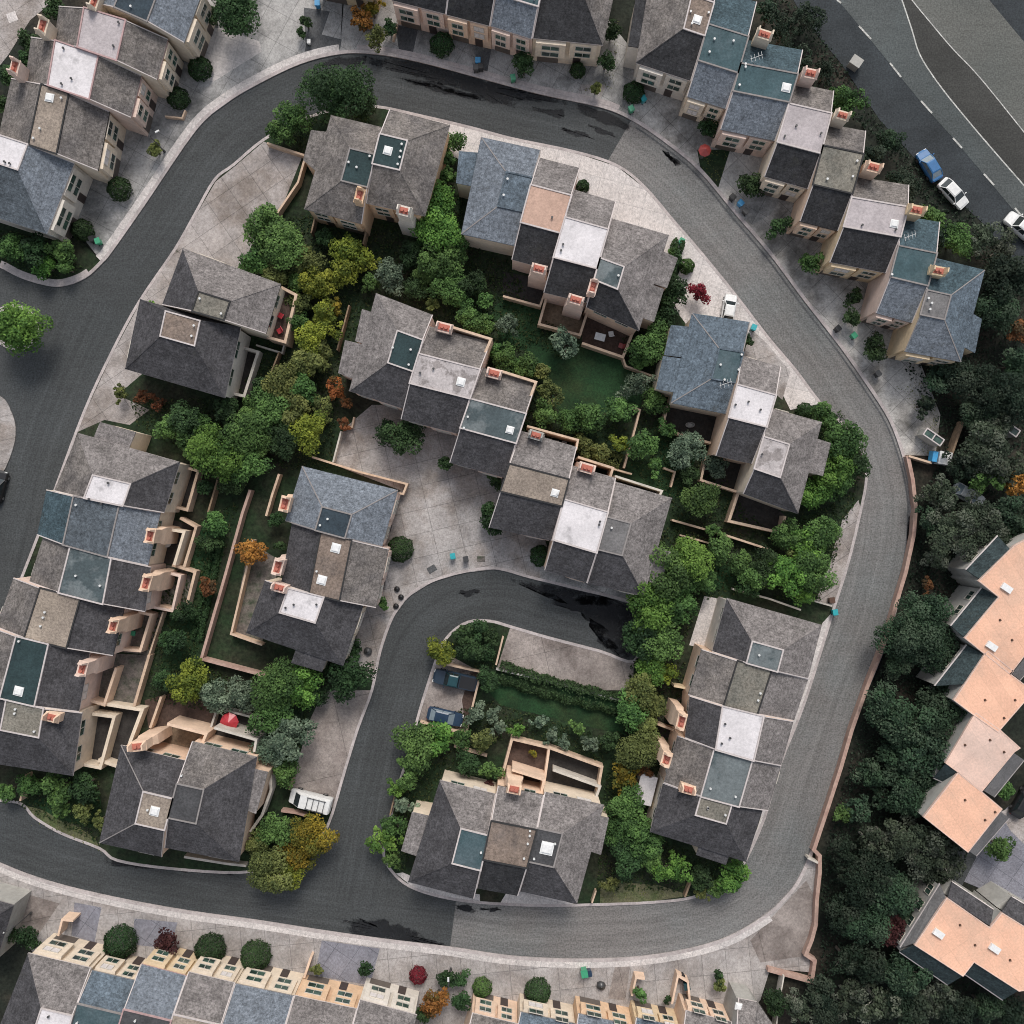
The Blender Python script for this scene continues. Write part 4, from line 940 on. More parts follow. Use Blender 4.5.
# --- right-hand row, fronts to the lower left
H('blue and teal row house with cream front, topmost of the right-hand row', 'topmost teal house of the right row', [(688, 97), (726, 109), (757, 2), (718, -10)], (0, 1, .34, .68), ze=5.9, roof='r_blue', over={2: 'r_teal'}, deck='d_teal', trim='t_mid', wall='w_cream', front=0, bk=1., vents=[(714, 40), (733, 42), (709, 53)], chim=[(765, 33, 8.8)])
H('blue and teal row house with pink front and white skylight', 'pink-fronted teal house of the right row', [(723, 130), (775, 141), (803, 50), (747, 40)], (0, 1, .43, .74), ze=5.9, roof='r_blue', over={2: 'r_teal'}, deck='d_teal', trim='t_mid', wall='w_pink', front=0, bk=1., aerial=[(756, 58)], sky=[(786, 88, 1.05)], vents=[(745, 65), (745, 68), (739, 86)], chim=[(811, 72, 8.8)])
H('row house with pale grey deck above a black front slope, second chimney', 'pale-decked black-fronted house', [(766, 177), (808, 189), (834, 91), (800, 84)], (0, 1, .37, .78), ze=5.8, roof='r_black', over={2: 'r_brown'}, deck='d_pink', wall='w_cream', front=0, bk=1., chim=[(843, 114, 8.7)])
H('row house with speckled olive-tan deck above a black front slope', 'olive-decked house of the right row', [(799, 221), (838, 231), (866, 131), (829, 124)], (0, 1, .38, .78), ze=5.8, roof='r_black', over={2: 'r_brown'}, deck='d_olive', trim='t_dark', wall='w_peach', front=0, bk=1., chim=[(874, 166, 8.6)])
H('row house with pink-white deck and skylight above black ochre-walled front', 'ochre-fronted house of the right row', [(829, 262), (886, 273), (909, 185), (859, 177)], (0, 1, .42, .76), ze=5.8, roof='r_black', over={2: 'r_brown'}, deck='d_pink', wall='w_yellow', front=0, bk=1., sky=[(894, 224, .95)], chim=[(917, 209, 8.6)])
H('blue row house with rooftop aerial, second from lower end of right-hand row', 'blue house second from the row end', [(872, 312), (912, 323), (940, 222), (903, 216)], (0, 1, .38, .70), ze=5.8, roof='r_blue', over={2: 'r_teal'}, deck='d_teal', trim='t_mid', wall='w_pink', front=0, bk=1., vents=[(891, 275)], aerial=[(910, 236)])
H('teal-blue hip-roofed end house with grey flat deck, lowest of right-hand row', 'blue end house of the right row', [(902, 351), (961, 362), (985, 270), (936, 258)], [(919, 314), (944, 320), (951, 295), (925, 290)], ze=5.8, roof='r_steel', over={0: 'r_blue', 2: 'r_teal'}, deck='d_grey', trim='t_mid', cap='t_mid', wall='w_yellow', front=0, bk=1.,
  extras=[('r_steel', [(958, 344), (967, 310), (982, 319), (975, 353)])], chim=[(939, 270, 8.6)])
# --- hip pair at the top bend
H('hip-roofed half house with dark green deck and round vent, under the big dark tree', 'green-decked left half at the top bend', [(331, 115), (386, 128), (362, 224), (304, 209)], [(349, 149), (375, 154), (366, 187), (342, 181)], ze=5.7, roof='r_brown', deck='d_green', wall='w_orange', trim='t_mid', cap='t_light', front=2, vents=[(357, 168), (370, 157), (349, 163)], extras=[[(329, 132), (317, 172), (303, 160), (311, 130)]], chim=[(359, 195, 8.2, 90, 'w_orange', 5.8)])
H('hip-roofed half house with dark green deck and star-shaped skylight', 'green-decked right half at the top bend', [(388, 109), (450, 125), (425, 216), (370, 204)], [(382, 135), (407, 140), (400, 171), (376, 164)], ze=6.3, roof='r_brown', deck='d_green', wall='w_orange', trim='t_light', cap='t_light', front=2, sky=[(388, 151, 1.0)], vents=[(402, 145), (401, 152), (400, 158), (398, 165)], chim=[(404, 210, 8.4, 0, 'w_white')])
# --- upper middle row
H('blue-roofed end house left of the peach deck, upper middle row', 'blue end house of the upper middle row', [(481, 137), (541, 150), (515, 246), (461, 234)], [(506, 172), (529, 177), (522, 212), (498, 206)], ze=5.7, rise=.8, roof='r_blue', deck='r_steel', trim='r_steel', cap='t_mid', wall='w_cream', front=0, extras=[('r_steel', [(483, 153), (476, 187), (456, 183), (459, 151)])])
H('row house with bare peach-coloured deck, upper middle row', 'peach-decked house', [(541, 158), (580, 168), (550, 270), (510, 259)], (0, 1, .27, .64), ze=5.6, roof='r_black', over={0: 'r_grey'}, deck='d_peach', wall='w_pink', front=0, chim=[(539, 268, 7.9)], vents=[(552, 218)])
H('row house with bright white deck beside the peach deck', 'white-decked house beside the peach deck', [(576, 190), (616, 202), (587, 303), (546, 293)], (0, 1, .27, .66), ze=5.8, roof='r_black', over={0: 'r_grey'}, deck='d_white', wall='w_pink', front=0, chim=[(576, 299, 8.0)], vents=[(563, 245), (561, 251)])
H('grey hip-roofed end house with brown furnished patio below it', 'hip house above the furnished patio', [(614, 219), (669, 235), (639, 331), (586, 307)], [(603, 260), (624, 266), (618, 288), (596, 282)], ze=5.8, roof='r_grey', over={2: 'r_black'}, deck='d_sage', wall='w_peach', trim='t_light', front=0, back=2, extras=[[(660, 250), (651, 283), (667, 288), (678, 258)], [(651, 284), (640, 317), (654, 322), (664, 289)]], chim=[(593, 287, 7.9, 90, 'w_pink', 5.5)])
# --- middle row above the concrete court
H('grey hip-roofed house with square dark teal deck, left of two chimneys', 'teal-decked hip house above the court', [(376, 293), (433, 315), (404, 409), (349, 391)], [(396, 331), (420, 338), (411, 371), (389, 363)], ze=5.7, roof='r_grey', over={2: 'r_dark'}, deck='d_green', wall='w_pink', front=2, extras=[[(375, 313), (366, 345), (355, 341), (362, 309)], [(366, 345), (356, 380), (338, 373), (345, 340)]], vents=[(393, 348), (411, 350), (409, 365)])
H('row house with mottled whitish deck and small skylight, top of court', 'mottled-decked house above the court', [(433, 327), (491, 342), (459, 434), (404, 420)], (0, 1, .30, .62), ze=5.9, roof='r_dark', over={0: 'r_brown'}, deck='d_stain', wall='w_pink', front=2, sky=[(461, 382, 1.0)], chim=[(444, 327, 7.6, 0, 'w_pink')])
H('row house with sage-green patched deck, third along the court row', 'sage-decked house above the court', [(484, 368), (537, 382), (505, 478), (451, 463)], (0, 1, .33, .64), ze=5.6, roof='r_dark', over={0: 'r_brown'}, deck='d_sage', wall='w_pink', front=2, sky=[(510, 430, .9)], vents=[(468, 417), (464, 428)], chim=[(494, 373, 7.4, 0, 'w_pink')])
H('row house with tan deck and white patio chairs behind it', 'tan-decked house above the court', [(522, 431), (577, 447), (552, 541), (496, 529)], (0, 1, .34, .63), ze=5.9, roof='r_dark', over={0: 'r_grey'}, deck='d_tan', trim='t_dark', wall='w_pink', front=2, sky=[(555, 493, .9)], chim=[(536, 435, 7.4, 0, 'w_grey')])
H('row house with large clean white deck, lower end of court row', 'white-decked house of the court row', [(578, 467), (616, 478), (587, 583), (544, 570)], (0, 1, .32, .71), ze=5.8, roof='r_dark', over={0: 'r_grey'}, deck='d_white', wall='w_peach', front=2, chim=[(587, 468, 7.3, 0, 'w_pink')])
H('grey hip-roofed end house above the shaded dead-end street', 'end house above the dead-end street', [(617, 482), (672, 498), (644, 596), (586, 583)], [(606, 517), (631, 523), (622, 555), (598, 550)], ze=5.6, roof='r_grey', over={2: 'r_dark'}, deck='d_grey', trim='t_mid', wall='w_cream', front=2, extras=[[(653, 545), (643, 577), (659, 588), (671, 552)]])
# --- right-hand middle group
H('large plain blue-roofed house beside the crimson shrub', 'large blue house by the crimson shrub', [(692, 313), (750, 322), (726, 414), (671, 403)], [(719, 348), (744, 353), (736, 384), (712, 378)], ze=5.6, rise=.75, roof='r_steel', deck='d_teal', trim='r_steel', cap='t_mid', wall='w_cream', front=0, back=2, extras=[('r_steel', [(694, 327), (687, 358), (664, 355), (671, 325)]), ('r_steel', [(686, 359), (677, 393), (656, 389), (663, 356)])], aerial=[(725, 384)], vents=[(720, 365), (738, 370), (741, 355), (724, 380)])
H('row house with scuffed white deck between blue house and grey hip house', 'scuffed white-decked house', [(747, 357), (781, 367), (752, 464), (713, 455)], (0, 1, .28, .61), ze=5.7, roof='r_dark', over={0: 'r_grey'}, deck='d_white', wall='w_peach', front=0, back=2, vents=[(735, 405), (748, 402), (760, 410)])
H('grey hip-roofed end house with white deck, beside the leafy kerb trees', 'white-decked hip house by the kerb trees', [(771, 408), (822, 422), (798, 514), (744, 494)], [(761, 437), (789, 443), (781, 476), (753, 470)], ze=5.5, roof='r_grey', over={2: 'r_dark'}, deck='d_stain', wall='w_cream', front=0, back=2, extras=[[(812, 437), (803, 471), (823, 476), (831, 443)]])
# --- pair on the left
H('grey hip-roofed house with olive deck and red patio chairs', 'olive-decked house with red chairs', [(183, 248), (281, 284), (266, 334), (162, 305)], [(199, 292), (230, 301), (222, 327), (190, 317)], ze=5.8, rise=2.0, roof='r_grey', over={3: 'r_dark'}, deck='d_olive', trim='t_dark', wall='w_cream', front=0, back=1)
H('charcoal hip-roofed house with brown square deck by the left road', 'brown-decked house by the left road', [(139, 304), (240, 331), (225, 398), (125, 369)], [(166, 311), (200, 321), (195, 345), (160, 337)], ze=5.5, rise=2.0, roof='r_dark', deck='d_brown', trim='t_light', wall='w_white', front=3, back=1)
# --- left row
H('grey hip-roofed end house with bright white square deck, top of left row', 'white-decked end house of the left row', [(78, 433), (180, 462), (164, 513), (54, 491)], [(91, 475), (129, 483), (123, 512), (85, 501)], ze=5.8, rise=1.9, roof='r_grey', over={3: 'r_brown', 1: 'r_dark'}, deck='d_white', wall='w_cream', front=3, back=1, extras=[[(92, 441), (128, 450), (136, 432), (100, 422)]], vents=[(109, 483), (90, 499), (102, 504)])
H('teal and dark blue row house in the left row', 'teal house of the left row', [(46, 492), (160, 515), (148, 566), (37, 535)], (.24, .64, 0, 1), ze=5.7, roof='r_blue', over={3: 'r_teal'}, deck='r_slate', trim='t_mid', wall='w_cream', front=3, back=1, vents=[(77, 505)], chim=[(149, 536, 8.2, 90, 'w_peach')])
H('row house with greenish-grey half-dark deck edged white, left row', 'greenish-decked house of the left row', [(43, 537), (151, 566), (145, 612), (29, 582)], (.26, .64, 0, 1), ze=5.6, roof='r_brown', over={1: 'r_dark'}, deck='d_sage', wall='w_pink', front=3, back=1, chim=[(145, 583, 8.2, 90, 'w_peach')])
H('row house with large tan gravel square deck, left row', 'tan-decked house of the left row', [(12, 582), (124, 610), (113, 656), (-4, 627)], (.25, .61, 0, 1), ze=5.4, roof='r_brown', over={1: 'r_dark'}, deck='d_tan', trim='t_dark', wall='w_pink', front=3, back=1, chim=[(112, 626, 8.0, 90, 'w_peach')])
H('row house with long dark green deck and white skylight, left row', 'dark-decked house of the left row', [(-17, 625), (90, 652), (79, 712), (-36, 685)], (.32, .62, 0, 1), ze=5.5, roof='r_brown', over={1: 'r_dark'}, deck='d_green', wall='w_pink', front=3, back=1, sky=[(19, 691, 1.1)], chim=[(81, 669, 8.0, 90, 'w_pink')], vents=[(20, 641)])
H('dark hip-roofed end house with olive gravel deck, foot of left row', 'olive-decked end house of the left row', [(-28, 694), (82, 714), (73, 776), (-42, 758)], [(6, 701), (45, 712), (37, 738), (1, 729)], ze=5.4, roof='r_dark', deck='d_olive', wall='w_cream', front=3, back=1, chim=[(51, 718, 7.8, 0, 'w_peach', 5.5)])
# --- court-side row on the left
H('blue hip-roofed end house with navy square deck, left of the court', 'blue house left of the court', [(302, 466), (398, 490), (382, 547), (285, 521)], [(321, 507), (352, 514), (345, 538), (316, 531)], ze=5.7, rise=1.9, roof='r_blue', deck='d_navy', trim='t_mid', cap='t_mid', wall='w_pink', front=1, chim=[(284, 504, 7.8, 90, 'w_peach')])
H('row house with brown deck and two white skylights, left of the court', 'two-skylight house left of the court', [(291, 528), (388, 553), (376, 608), (281, 584)], (.30, .62, 0, 1), ze=5.6, roof='r_brown', over={3: 'r_dark'}, deck='d_brown', trim='t_dark', wall='w_pink', front=1, sky=[(336, 548, 1.1), (322, 580, 1.1)], chim=[(277, 567, 7.8, 90, 'w_pink')])
H('charcoal hip-roofed end house with white square deck, left of the court', 'white-decked house left of the court', [(264, 583), (363, 607), (343, 666), (246, 633)], [(285, 592), (323, 599), (316, 622), (281, 614)], ze=5.5, rise=1.9, roof='r_dark', deck='d_white', wall='w_cream', front=1, extras=[[(297, 646), (328, 656), (322, 672), (291, 663)]], chim=[(279, 588, 7.9, 0, 'w_pink', 5.5)])
# --- pair near the lower left
H('hip-roofed left half with small tan skylit deck, lower left', 'skylit left half at lower left', [(121, 745), (187, 761), (162, 857), (99, 843)], [(144, 792), (172, 798), (163, 830), (135, 823)], ze=5.6, roof='r_dark', deck='d_tan', wall='w_peach', cap='t_mid', front=2, back=0, sky=[(155, 811, 1.1)], chim=[(137, 747, 8.0, 20, 'w_peach')])
H('hip-roofed right half with unlit dark brown deck, lower left', 'brown-decked right half at lower left', [(195, 742), (257, 757), (239, 862), (166, 848)], [(176, 783), (205, 790), (195, 823), (168, 818)], ze=5.6, roof='r_dark', over={0: 'r_brown'}, deck='d_black', trim='t_mid', wall='w_peach', front=2, back=0, extras=[('r_grey', [(250, 768), (241, 808), (256, 814), (268, 772)])], vents=[(181, 776)])
# --- trio at the bottom middle
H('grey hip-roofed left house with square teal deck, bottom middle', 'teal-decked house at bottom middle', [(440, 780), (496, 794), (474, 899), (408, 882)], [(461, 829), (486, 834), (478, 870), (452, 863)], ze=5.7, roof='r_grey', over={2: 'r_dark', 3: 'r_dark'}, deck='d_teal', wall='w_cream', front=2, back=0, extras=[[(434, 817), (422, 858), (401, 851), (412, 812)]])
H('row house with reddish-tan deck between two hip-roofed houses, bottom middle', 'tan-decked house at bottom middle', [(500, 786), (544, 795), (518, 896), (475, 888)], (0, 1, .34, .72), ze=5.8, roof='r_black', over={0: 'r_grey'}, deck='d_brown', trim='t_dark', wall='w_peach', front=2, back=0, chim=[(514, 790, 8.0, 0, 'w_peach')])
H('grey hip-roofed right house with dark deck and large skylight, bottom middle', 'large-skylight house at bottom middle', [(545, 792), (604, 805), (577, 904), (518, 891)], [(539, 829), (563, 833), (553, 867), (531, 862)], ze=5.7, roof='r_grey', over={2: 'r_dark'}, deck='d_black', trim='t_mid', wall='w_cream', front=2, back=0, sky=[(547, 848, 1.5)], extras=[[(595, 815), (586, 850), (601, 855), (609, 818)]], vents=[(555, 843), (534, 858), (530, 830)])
# --- right lower row
H('grey hip-roofed end house with greenish deck beside white curved terrace', 'hip house by the white terrace', [(727, 598), (822, 625), (808, 679), (712, 652)], [(752, 642), (783, 649), (778, 671), (746, 664)], ze=5.7, rise=1.9, roof='r_grey', over={3: 'r_dark'}, deck='d_sage', wall='w_white', front=1, back=3)
H('row house with olive-tan gravel deck, right lower row', 'gravel-decked house of the right lower row', [(701, 651), (808, 680), (794, 721), (688, 695)], (.34, .66, 0, 1), ze=5.6, roof='r_grey', over={3: 'r_brown'}, deck='d_olive', trim='t_dark', wall='w_peach', front=1, back=3)
H('row house with brightest white deck, right lower row', 'bright white-decked house by the right road', [(690, 693), (794, 720), (781, 766), (685, 738)], (.32, .72, 0, 1), ze=5.8, roof='r_grey', over={3: 'r_dark'}, deck='d_white', wall='w_peach', front=1, back=3, chim=[(682, 722, 8.0, 90, 'w_peach')])
H('row house with bluish patched deck below the brightest white deck', 'sage-decked house by the right road', [(677, 737), (781, 766), (768, 811), (664, 783)], (.36, .73, 0, 1), ze=5.5, roof='r_grey', over={3: 'r_brown'}, deck='d_sage', wall='w_peach', front=1, back=3, chim=[(667, 760, 8.0, 90, 'w_peach')], vents=[(710, 788), (735, 796)])
H('charcoal hip-roofed end house with small olive deck, foot of right lower row', 'charcoal end house by the right road', [(663, 783), (764, 806), (746, 862), (650, 832)], [(701, 792), (732, 800), (727, 824), (696, 815)], ze=5.4, roof='r_dark', deck='d_olive', wall='w_cream', front=1, back=3, extras=[[(700, 843), (731, 851), (726, 865), (696, 855)]], chim=[(688, 790, 7.6, 0, 'w_peach', 5.4)])
# --- bottom row, fronts upwards
H('grey hip-roofed cream house at the left end of the bottom row', 'left end house of the bottom row', [(28, 953), (91, 968), (66, 1056), (-6, 1040)], [(41, 1008), (70, 1015), (64, 1042), (33, 1036)], ze=6.0, roof='r_grey', over={3: 'r_dark'}, deck='d_white', wall='w_cream', front=0, bk=1.)
H('blue-roofed house second from the left in the bottom row', 'second house of the bottom row', [(91, 970), (137, 981), (113, 1062), (70, 1052)], (0, 1, .42, .75), ze=5.6, roof='r_steel', deck='d_teal', trim='t_mid', wall='w_cream', front=0, bk=1.)
H('blue-roofed house with black deck, third in the bottom row', 'black-decked house of the bottom row', [(141, 964), (187, 976), (164, 1058), (118, 1048)], (0, 1, .55, .85), ze=6.1, roof='r_blue', deck='d_black', trim='t_pink', wall='w_yellow', front=0, bk=1.)
H('grey-roofed house between two blue roofs in the bottom row', 'grey house between blue roofs at the bottom', [(189, 972), (235, 983), (214, 1060), (168, 1050)], (0, 1, .55, .85), ze=6.0, roof='r_grey', deck='d_tan', wall='w_cream', front=0, bk=1.)
H('wide two-tone blue-roofed house beside the orange-fronted house, bottom row', 'wide blue house of the bottom row', [(237, 984), (294, 996), (274, 1072), (216, 1060)], (0, 1, .6, .85), ze=5.9, roof='r_blue', deck='d_teal', trim='t_mid', wall='w_cream', front=0, bk=1.)
H('grey-roofed house with bright orange front and white blinds, bottom row', 'orange-fronted house of the bottom row', [(297, 996), (357, 1009), (338, 1080), (278, 1068)], (0, 1, .6, .85), ze=5.7, roof='r_grey', deck='d_tan', wall='w_orange', front=0, bk=1.)
H('grey hip-roofed house with pale front beside the little orange tree', 'pale-fronted house by the orange tree', [(361, 1000), (417, 1015), (400, 1080), (342, 1070)], (0, .6, .6, .85), ze=5.9, roof='r_grey', deck='d_tan', wall='w_white', front=0, bk=1.)
H('peach house right of the little orange tree at the bottom edge', 'peach house right of the orange tree', [(472, 1013), (518, 1024), (500, 1090), (452, 1080)], (0, 1, .5, .85), ze=5.6, roof='r_brown', deck='d_tan', wall='w_peach', front=0, bk=1.)
H('blue-roofed cream house beside the tall round-topped shrub, bottom edge', 'blue house beside the tall shrub', [(530, 1014), (576, 1024), (560, 1090), (512, 1080)], (0, 1, .5, .85), ze=4.9, roof='r_steel', deck='d_teal', trim='t_mid', wall='w_cream', front=0, bk=1.)
H('orange-walled house with stepped bays right of green bin, bottom edge', 'orange house below the green bin', [(580, 1014), (634, 1026), (618, 1090), (564, 1080)], (0, 1, .5, .85), ze=4.7, roof='r_blue', deck='d_teal', trim='t_mid', wall='w_orange', front=0, bk=1.)
H('ochre-walled blue-roofed house in the middle of the bottom-right row', 'ochre house of the bottom-right row', [(637, 1018), (681, 1027), (664, 1090), (620, 1080)], (0, 1, .5, .85), ze=4.6, roof='r_steel', deck='d_teal', trim='t_mid', wall='w_yellow', front=0, bk=1.)
H('grey-roofed peach house second from the right in the bottom row', 'grey-roofed peach house at the bottom', [(684, 1010), (732, 1022), (716, 1085), (666, 1075)], (0, 1, .5, .85), ze=4.6, roof='r_grey', deck='d_tan', wall='w_peach', front=0, bk=1.)
H('pale grey low-roofed house at the right end of the bottom row', 'pale end house of the bottom row', [(727, 996), (757, 1002), (790, 1050), (715, 1060)], (0, .6, .5, .85), ze=4.6, roof='r_grey', deck='d_pink', wall='w_grey', trim='t_light', sky=[(741, 1012, .8)])
H('grey corner building with pale parapet at the lower left edge', 'grey building at the lower left edge', [(-40, 890), (14, 905), (-5, 965), (-60, 950)], (.3, .7, .3, .7), ze=4.8, roof='r_dark', deck='d_black', wall='w_grey', trim='t_mid')

# --- salmon-roofed apartment blocks on the right
def apartments(label, short, decks, slopes, wins=(), ze=6.5, wall='w_grey', sky=(), pale=(), vents=()):
    allp = [W(*p, ze) for d in decks for p in d]; c = sum(allp, Vector()) / len(allp)
    root = thing('apartment_block', label, 'apartment block', (c.x, c.y, 0)); root['_short'] = short
    HOUSES.append((sum(p[0] for d in decks for p in d) / len(allp), sum(p[1] for d in decks for p in d) / len(allp), short))
    for i, d in enumerate(decks):
        mb = MB(); P = [W2(*p, ze) for p in d]; mb.prism(P, ze - .35, ze + (.004 * i)); dk = mb.build('flat_roof', 'd_pale_salmon' if i in pale else 'd_salmon', root)
        e = MB(); strip_mb(e, ccw(P), .12, ze - .3, ze + .03, closed=True); e.build('parapet', 'd_pale_salmon', dk)
        w = MB(); w.prism(P, -.1, ze - .353); w.build('wall', wall, root)
        for s in vents:
            if inside(s[0], s[1], d):
                p = W(s[0], s[1], ze); k = MB(); k.cyl(p, .07, ze - .05, ze + .25, 8); k.cyl(p, .16, ze - .05, ze + .03, 10); k.build('vent', 'c_brown', dk)
        for s in sky:
            if inside(s[0], s[1], d):
                p = W(s[0], s[1], ze); k = MB(); k.box(p, 1.3, .75, ze - .02, ze + .3, -.6); k.build('skylight', 'skylight', dk)
    for s in slopes:      # (inner a, inner b, outer b, outer a)
        q = [W(*s[0], ze - .12), W(*s[1], ze - .12), W(*s[2], ze - 1.5), W(*s[3], ze - 1.5)]
        mb = MB(); mb.hexa([p - Vector((0, 0, .2)) for p in q], q); so = mb.build('mansard_roof', 'r_slate' if len(s) < 5 else s[4], root)
        bm = bmesh.new(); bm.from_mesh(so.data); bmesh.ops.recalc_face_normals(bm, faces=bm.faces); bm.to_mesh(so.data); bm.free()
        g = MB(); g.obox(q[3] + Vector((0, 0, -.1)), q[2] - q[3], (q[3] - q[0]).normalized() * .14, Vector((0, 0, .14))); g.build('gutter', 't_light', so)
        cc = sum((p.to_2d() for p in q), Vector((0, 0))) / 4
        w = MB(); w.prism([tuple(cc + (p.to_2d() - cc) * .96) for p in q], -.1, ze - 1.74); w.build('wall', wall, root)
        A = q[3].to_2d(); B = q[2].to_2d(); d = (B - A); L = d.length; d.normalize(); n = (q[3] - q[0]).to_2d(); n = (n - d * n.dot(d)).normalized()
        A = cc + (A - cc) * .96; A = A + n * .01
        for k in range(int(L // 2.2)):
            window(root, A, d, n, .5 + k * 2.2, ze - 3.4, 1.3, 1.3)
    return root
apartments('uppermost salmon-roofed apartment block with stepped dark mansard sides', 'upper salmon block', [[(1062, 520), (1014, 546), (979, 581), (999, 597), (965, 638), (985, 654), (1010, 674), (1024, 656), (1062, 610)], [(988, 651), (985, 654), (963, 687), (954, 700), (974, 715), (998, 732), (1024, 702), (1034, 692), (1010, 674), (1013, 671)]],
           [[(998, 597), (965, 638), (951, 626), (982, 588), 'r_moss'], [(984, 655), (965, 684), (935, 686), (967, 645), 'r_moss'], [(1010, 549), (981, 580), (966, 570), (998, 536), 'r_moss'], [(1062, 612), (1012, 674), (1020, 680), (1068, 622), 'd_grey']], ze=7.0, sky=[(1006, 588), (991, 646)], vents=[(1000, 620), (1012, 640), (985, 700), (1004, 718), (1015, 700)])
apartments('middle apartment block, half pale pink and half salmon roof', 'middle salmon block', [[(976, 713), (974, 716), (946, 763), (958, 772), (982, 791), (1014, 752), (1020, 748), (1000, 730)], [(958, 773), (924, 817), (968, 852), (1002, 809), (983, 793)]],
           [[(1014, 753), (984, 791), (994, 797), (1024, 760), 'd_grey'], [(1001, 812), (969, 851), (976, 856), (1009, 818), 'd_grey'], [(957, 772), (946, 764), (934, 778), (948, 784), 'r_moss']], ze=6.98, pale=(0,), vents=[(965, 745), (990, 740), (1004, 752), (965, 800), (985, 820), (995, 812)])
apartments('lowest salmon-roofed apartment block with dark slopes, lower right corner', 'lowest salmon block', [[(947, 898), (990, 928), (1002, 913), (1062, 950), (1062, 985), (1019, 991), (974, 962), (963, 976), (915, 945)]],
           [[(915, 945), (963, 976), (948, 985), (900, 952), 'r_moss'], [(976, 963), (1018, 991), (1003, 1000), (962, 972), 'r_moss'], [(946, 898), (915, 943), (900, 948), (940, 884), 'd_grey'], [(1002, 912), (1050, 942), (1062, 926), (1012, 897), 'r_dark'], [(990, 926), (948, 898), (952, 882), (1000, 914), 'r_dark']], ze=6.5, sky=[(938, 933), (994, 948)], vents=[(960, 925), (975, 945), (1010, 960)])
sheet('paving', [(950, 860), (968, 845), (1010, 805), (1070, 790), (1070, 920), (1020, 905), (960, 880)], -.02, 'conc_cool')
sheet('paving', [(1000, 812), (1030, 800), (1060, 830), (1030, 850), (1010, 830)], -.014, 'conc_drive')
sheet('paving', [(955, 845), (980, 850), (960, 890), (940, 880)], -.014, 'asphalt')

# ================================================================ WALLS AND FENCES
G = gwall
G('long rose-coloured boundary wall curving down the outside of the right road', [(908, 456), (913, 480), (916, 508), (914, 535), (906, 572), (896, 605), (886, 640), (868, 685), (852, 730), (841, 768), (828, 808), (814, 850), (820, 856), (820, 872), (817, 900), (816, 925), (812, 940), (806, 955), (815, 961), (812, 982), (768, 970)], h=1.0, w=.46, m='w_wallpink', name='boundary_wall', cat='wall')
G('short timber-topped wall between bend driveway and parked blue-sided truck', [(909, 456), (932, 463)], h=1.2, w=0.25, m='w_wall')
G('thin pale wall running down from the boundary wall corner, bottom right', [(784, 976), (779, 1004), (776, 1030)], h=1.5, w=0.16, m='w_wallwhite')
G('stub wall inside the notch of the rose boundary wall', [(808, 858), (818, 863)], h=1.2, w=0.25, m='w_wallwhite')
G('thin wall from the bend to the green-decked house, beside the drive', [(267, 143), (304, 155)], h=1.2, w=0.25)
G('angled peach wall between the upper drive and the green-decked house', [(312, 163), (304, 161), (298, 182), (277, 213)], h=1.5, w=0.25)
G('short fence running down behind the green-decked left half', [(315, 217), (311, 233)], h=1.6, w=0.18, m='timber', name='fence', cat='fence')
G('timber fence below the party wall of the top bend pair', [(371, 210), (363, 244)], h=1.8, w=0.20, m='timber', name='fence', cat='fence')
G('patio wall with tan floor behind the white-decked house, upper middle', [(546, 299), (539, 324), (580, 335), (588, 310)], h=1.8, w=0.30)
G('patio wall round the brown furnished patio, upper middle', [(582, 343), (623, 357), (634, 330)], h=1.8, w=0.30)
G('low wall stub running right from the furnished patio', [(623, 358), (626, 366), (653, 376)], h=1.5, w=0.21)
G('garden wall left of the tan-floored patio, below the peach-decked house', [(503, 296), (540, 306), (545, 292)], h=1.6, w=0.25)
G('low walls enclosing the red-chair terrace, left', [(281, 287), (296, 295), (285, 342), (267, 337)], h=3.3, w=0.33)
G('outer wall below the red-chair patio', [(256, 345), (282, 353), (296, 300)], h=1.0, w=0.20, m='w_wallwhite')
G('patio wall behind the brown-decked house by the left road', [(241, 347), (258, 352), (244, 396), (226, 392)], h=1.8, w=0.34, m='w_wallwhite')
G('thin fence going down from the red-chair patio into the trees', [(279, 352), (270, 375)], h=1.6, w=0.18, m='timber', name='fence', cat='fence')
G('thin fence in the trees left of the teal-decked hip house', [(349, 305), (337, 350)], h=1.6, w=0.18, m='timber', name='fence', cat='fence')
G('parapet wall behind the mottled-decked house above the court', [(452, 327), (491, 339), (475, 376)], h=6.6, w=0.29, zb=.1)
G('parapet wall behind the sage-decked house above the court', [(501, 371), (536, 382), (523, 416)], h=6.4, w=0.29, zb=.1)
G('balcony wall with the row of white chairs, above the court', [(527, 426), (578, 440), (576, 450)], h=5.0, w=0.25, zb=.1)
G('balcony wall above the large clean white deck', [(578, 457), (613, 468), (610, 478)], h=5.2, w=0.28, zb=.1)
G('double pale parapet behind the end house above dead-end street', [(615, 476), (662, 491), (659, 497)], h=4.6, w=0.25, m='w_wallwhite', zb=.1)
G('patio wall below the large blue house by the crimson shrub', [(668, 405), (662, 429), (711, 443)], h=1.8, w=0.28)
G('patio wall below the scuffed white-decked house', [(706, 457), (701, 480), (738, 492)], h=1.8, w=0.28)
G('long ochre wall beside the white-decked hip house and its dark patio', [(745, 476), (738, 494), (729, 521), (782, 533), (785, 516)], h=1.9, w=0.33)
G('low garden wall bending right of the olive hedge, middle', [(632, 407), (640, 410), (632, 440), (624, 468)], h=1.3, w=0.25)
G('short garden wall corner left of the grey-green bush, middle right', [(664, 468), (675, 472), (671, 487)], h=1.2, w=0.21)
G('short low wall right of the balcony above the white deck', [(614, 469), (632, 474)], h=1.2, w=0.20)
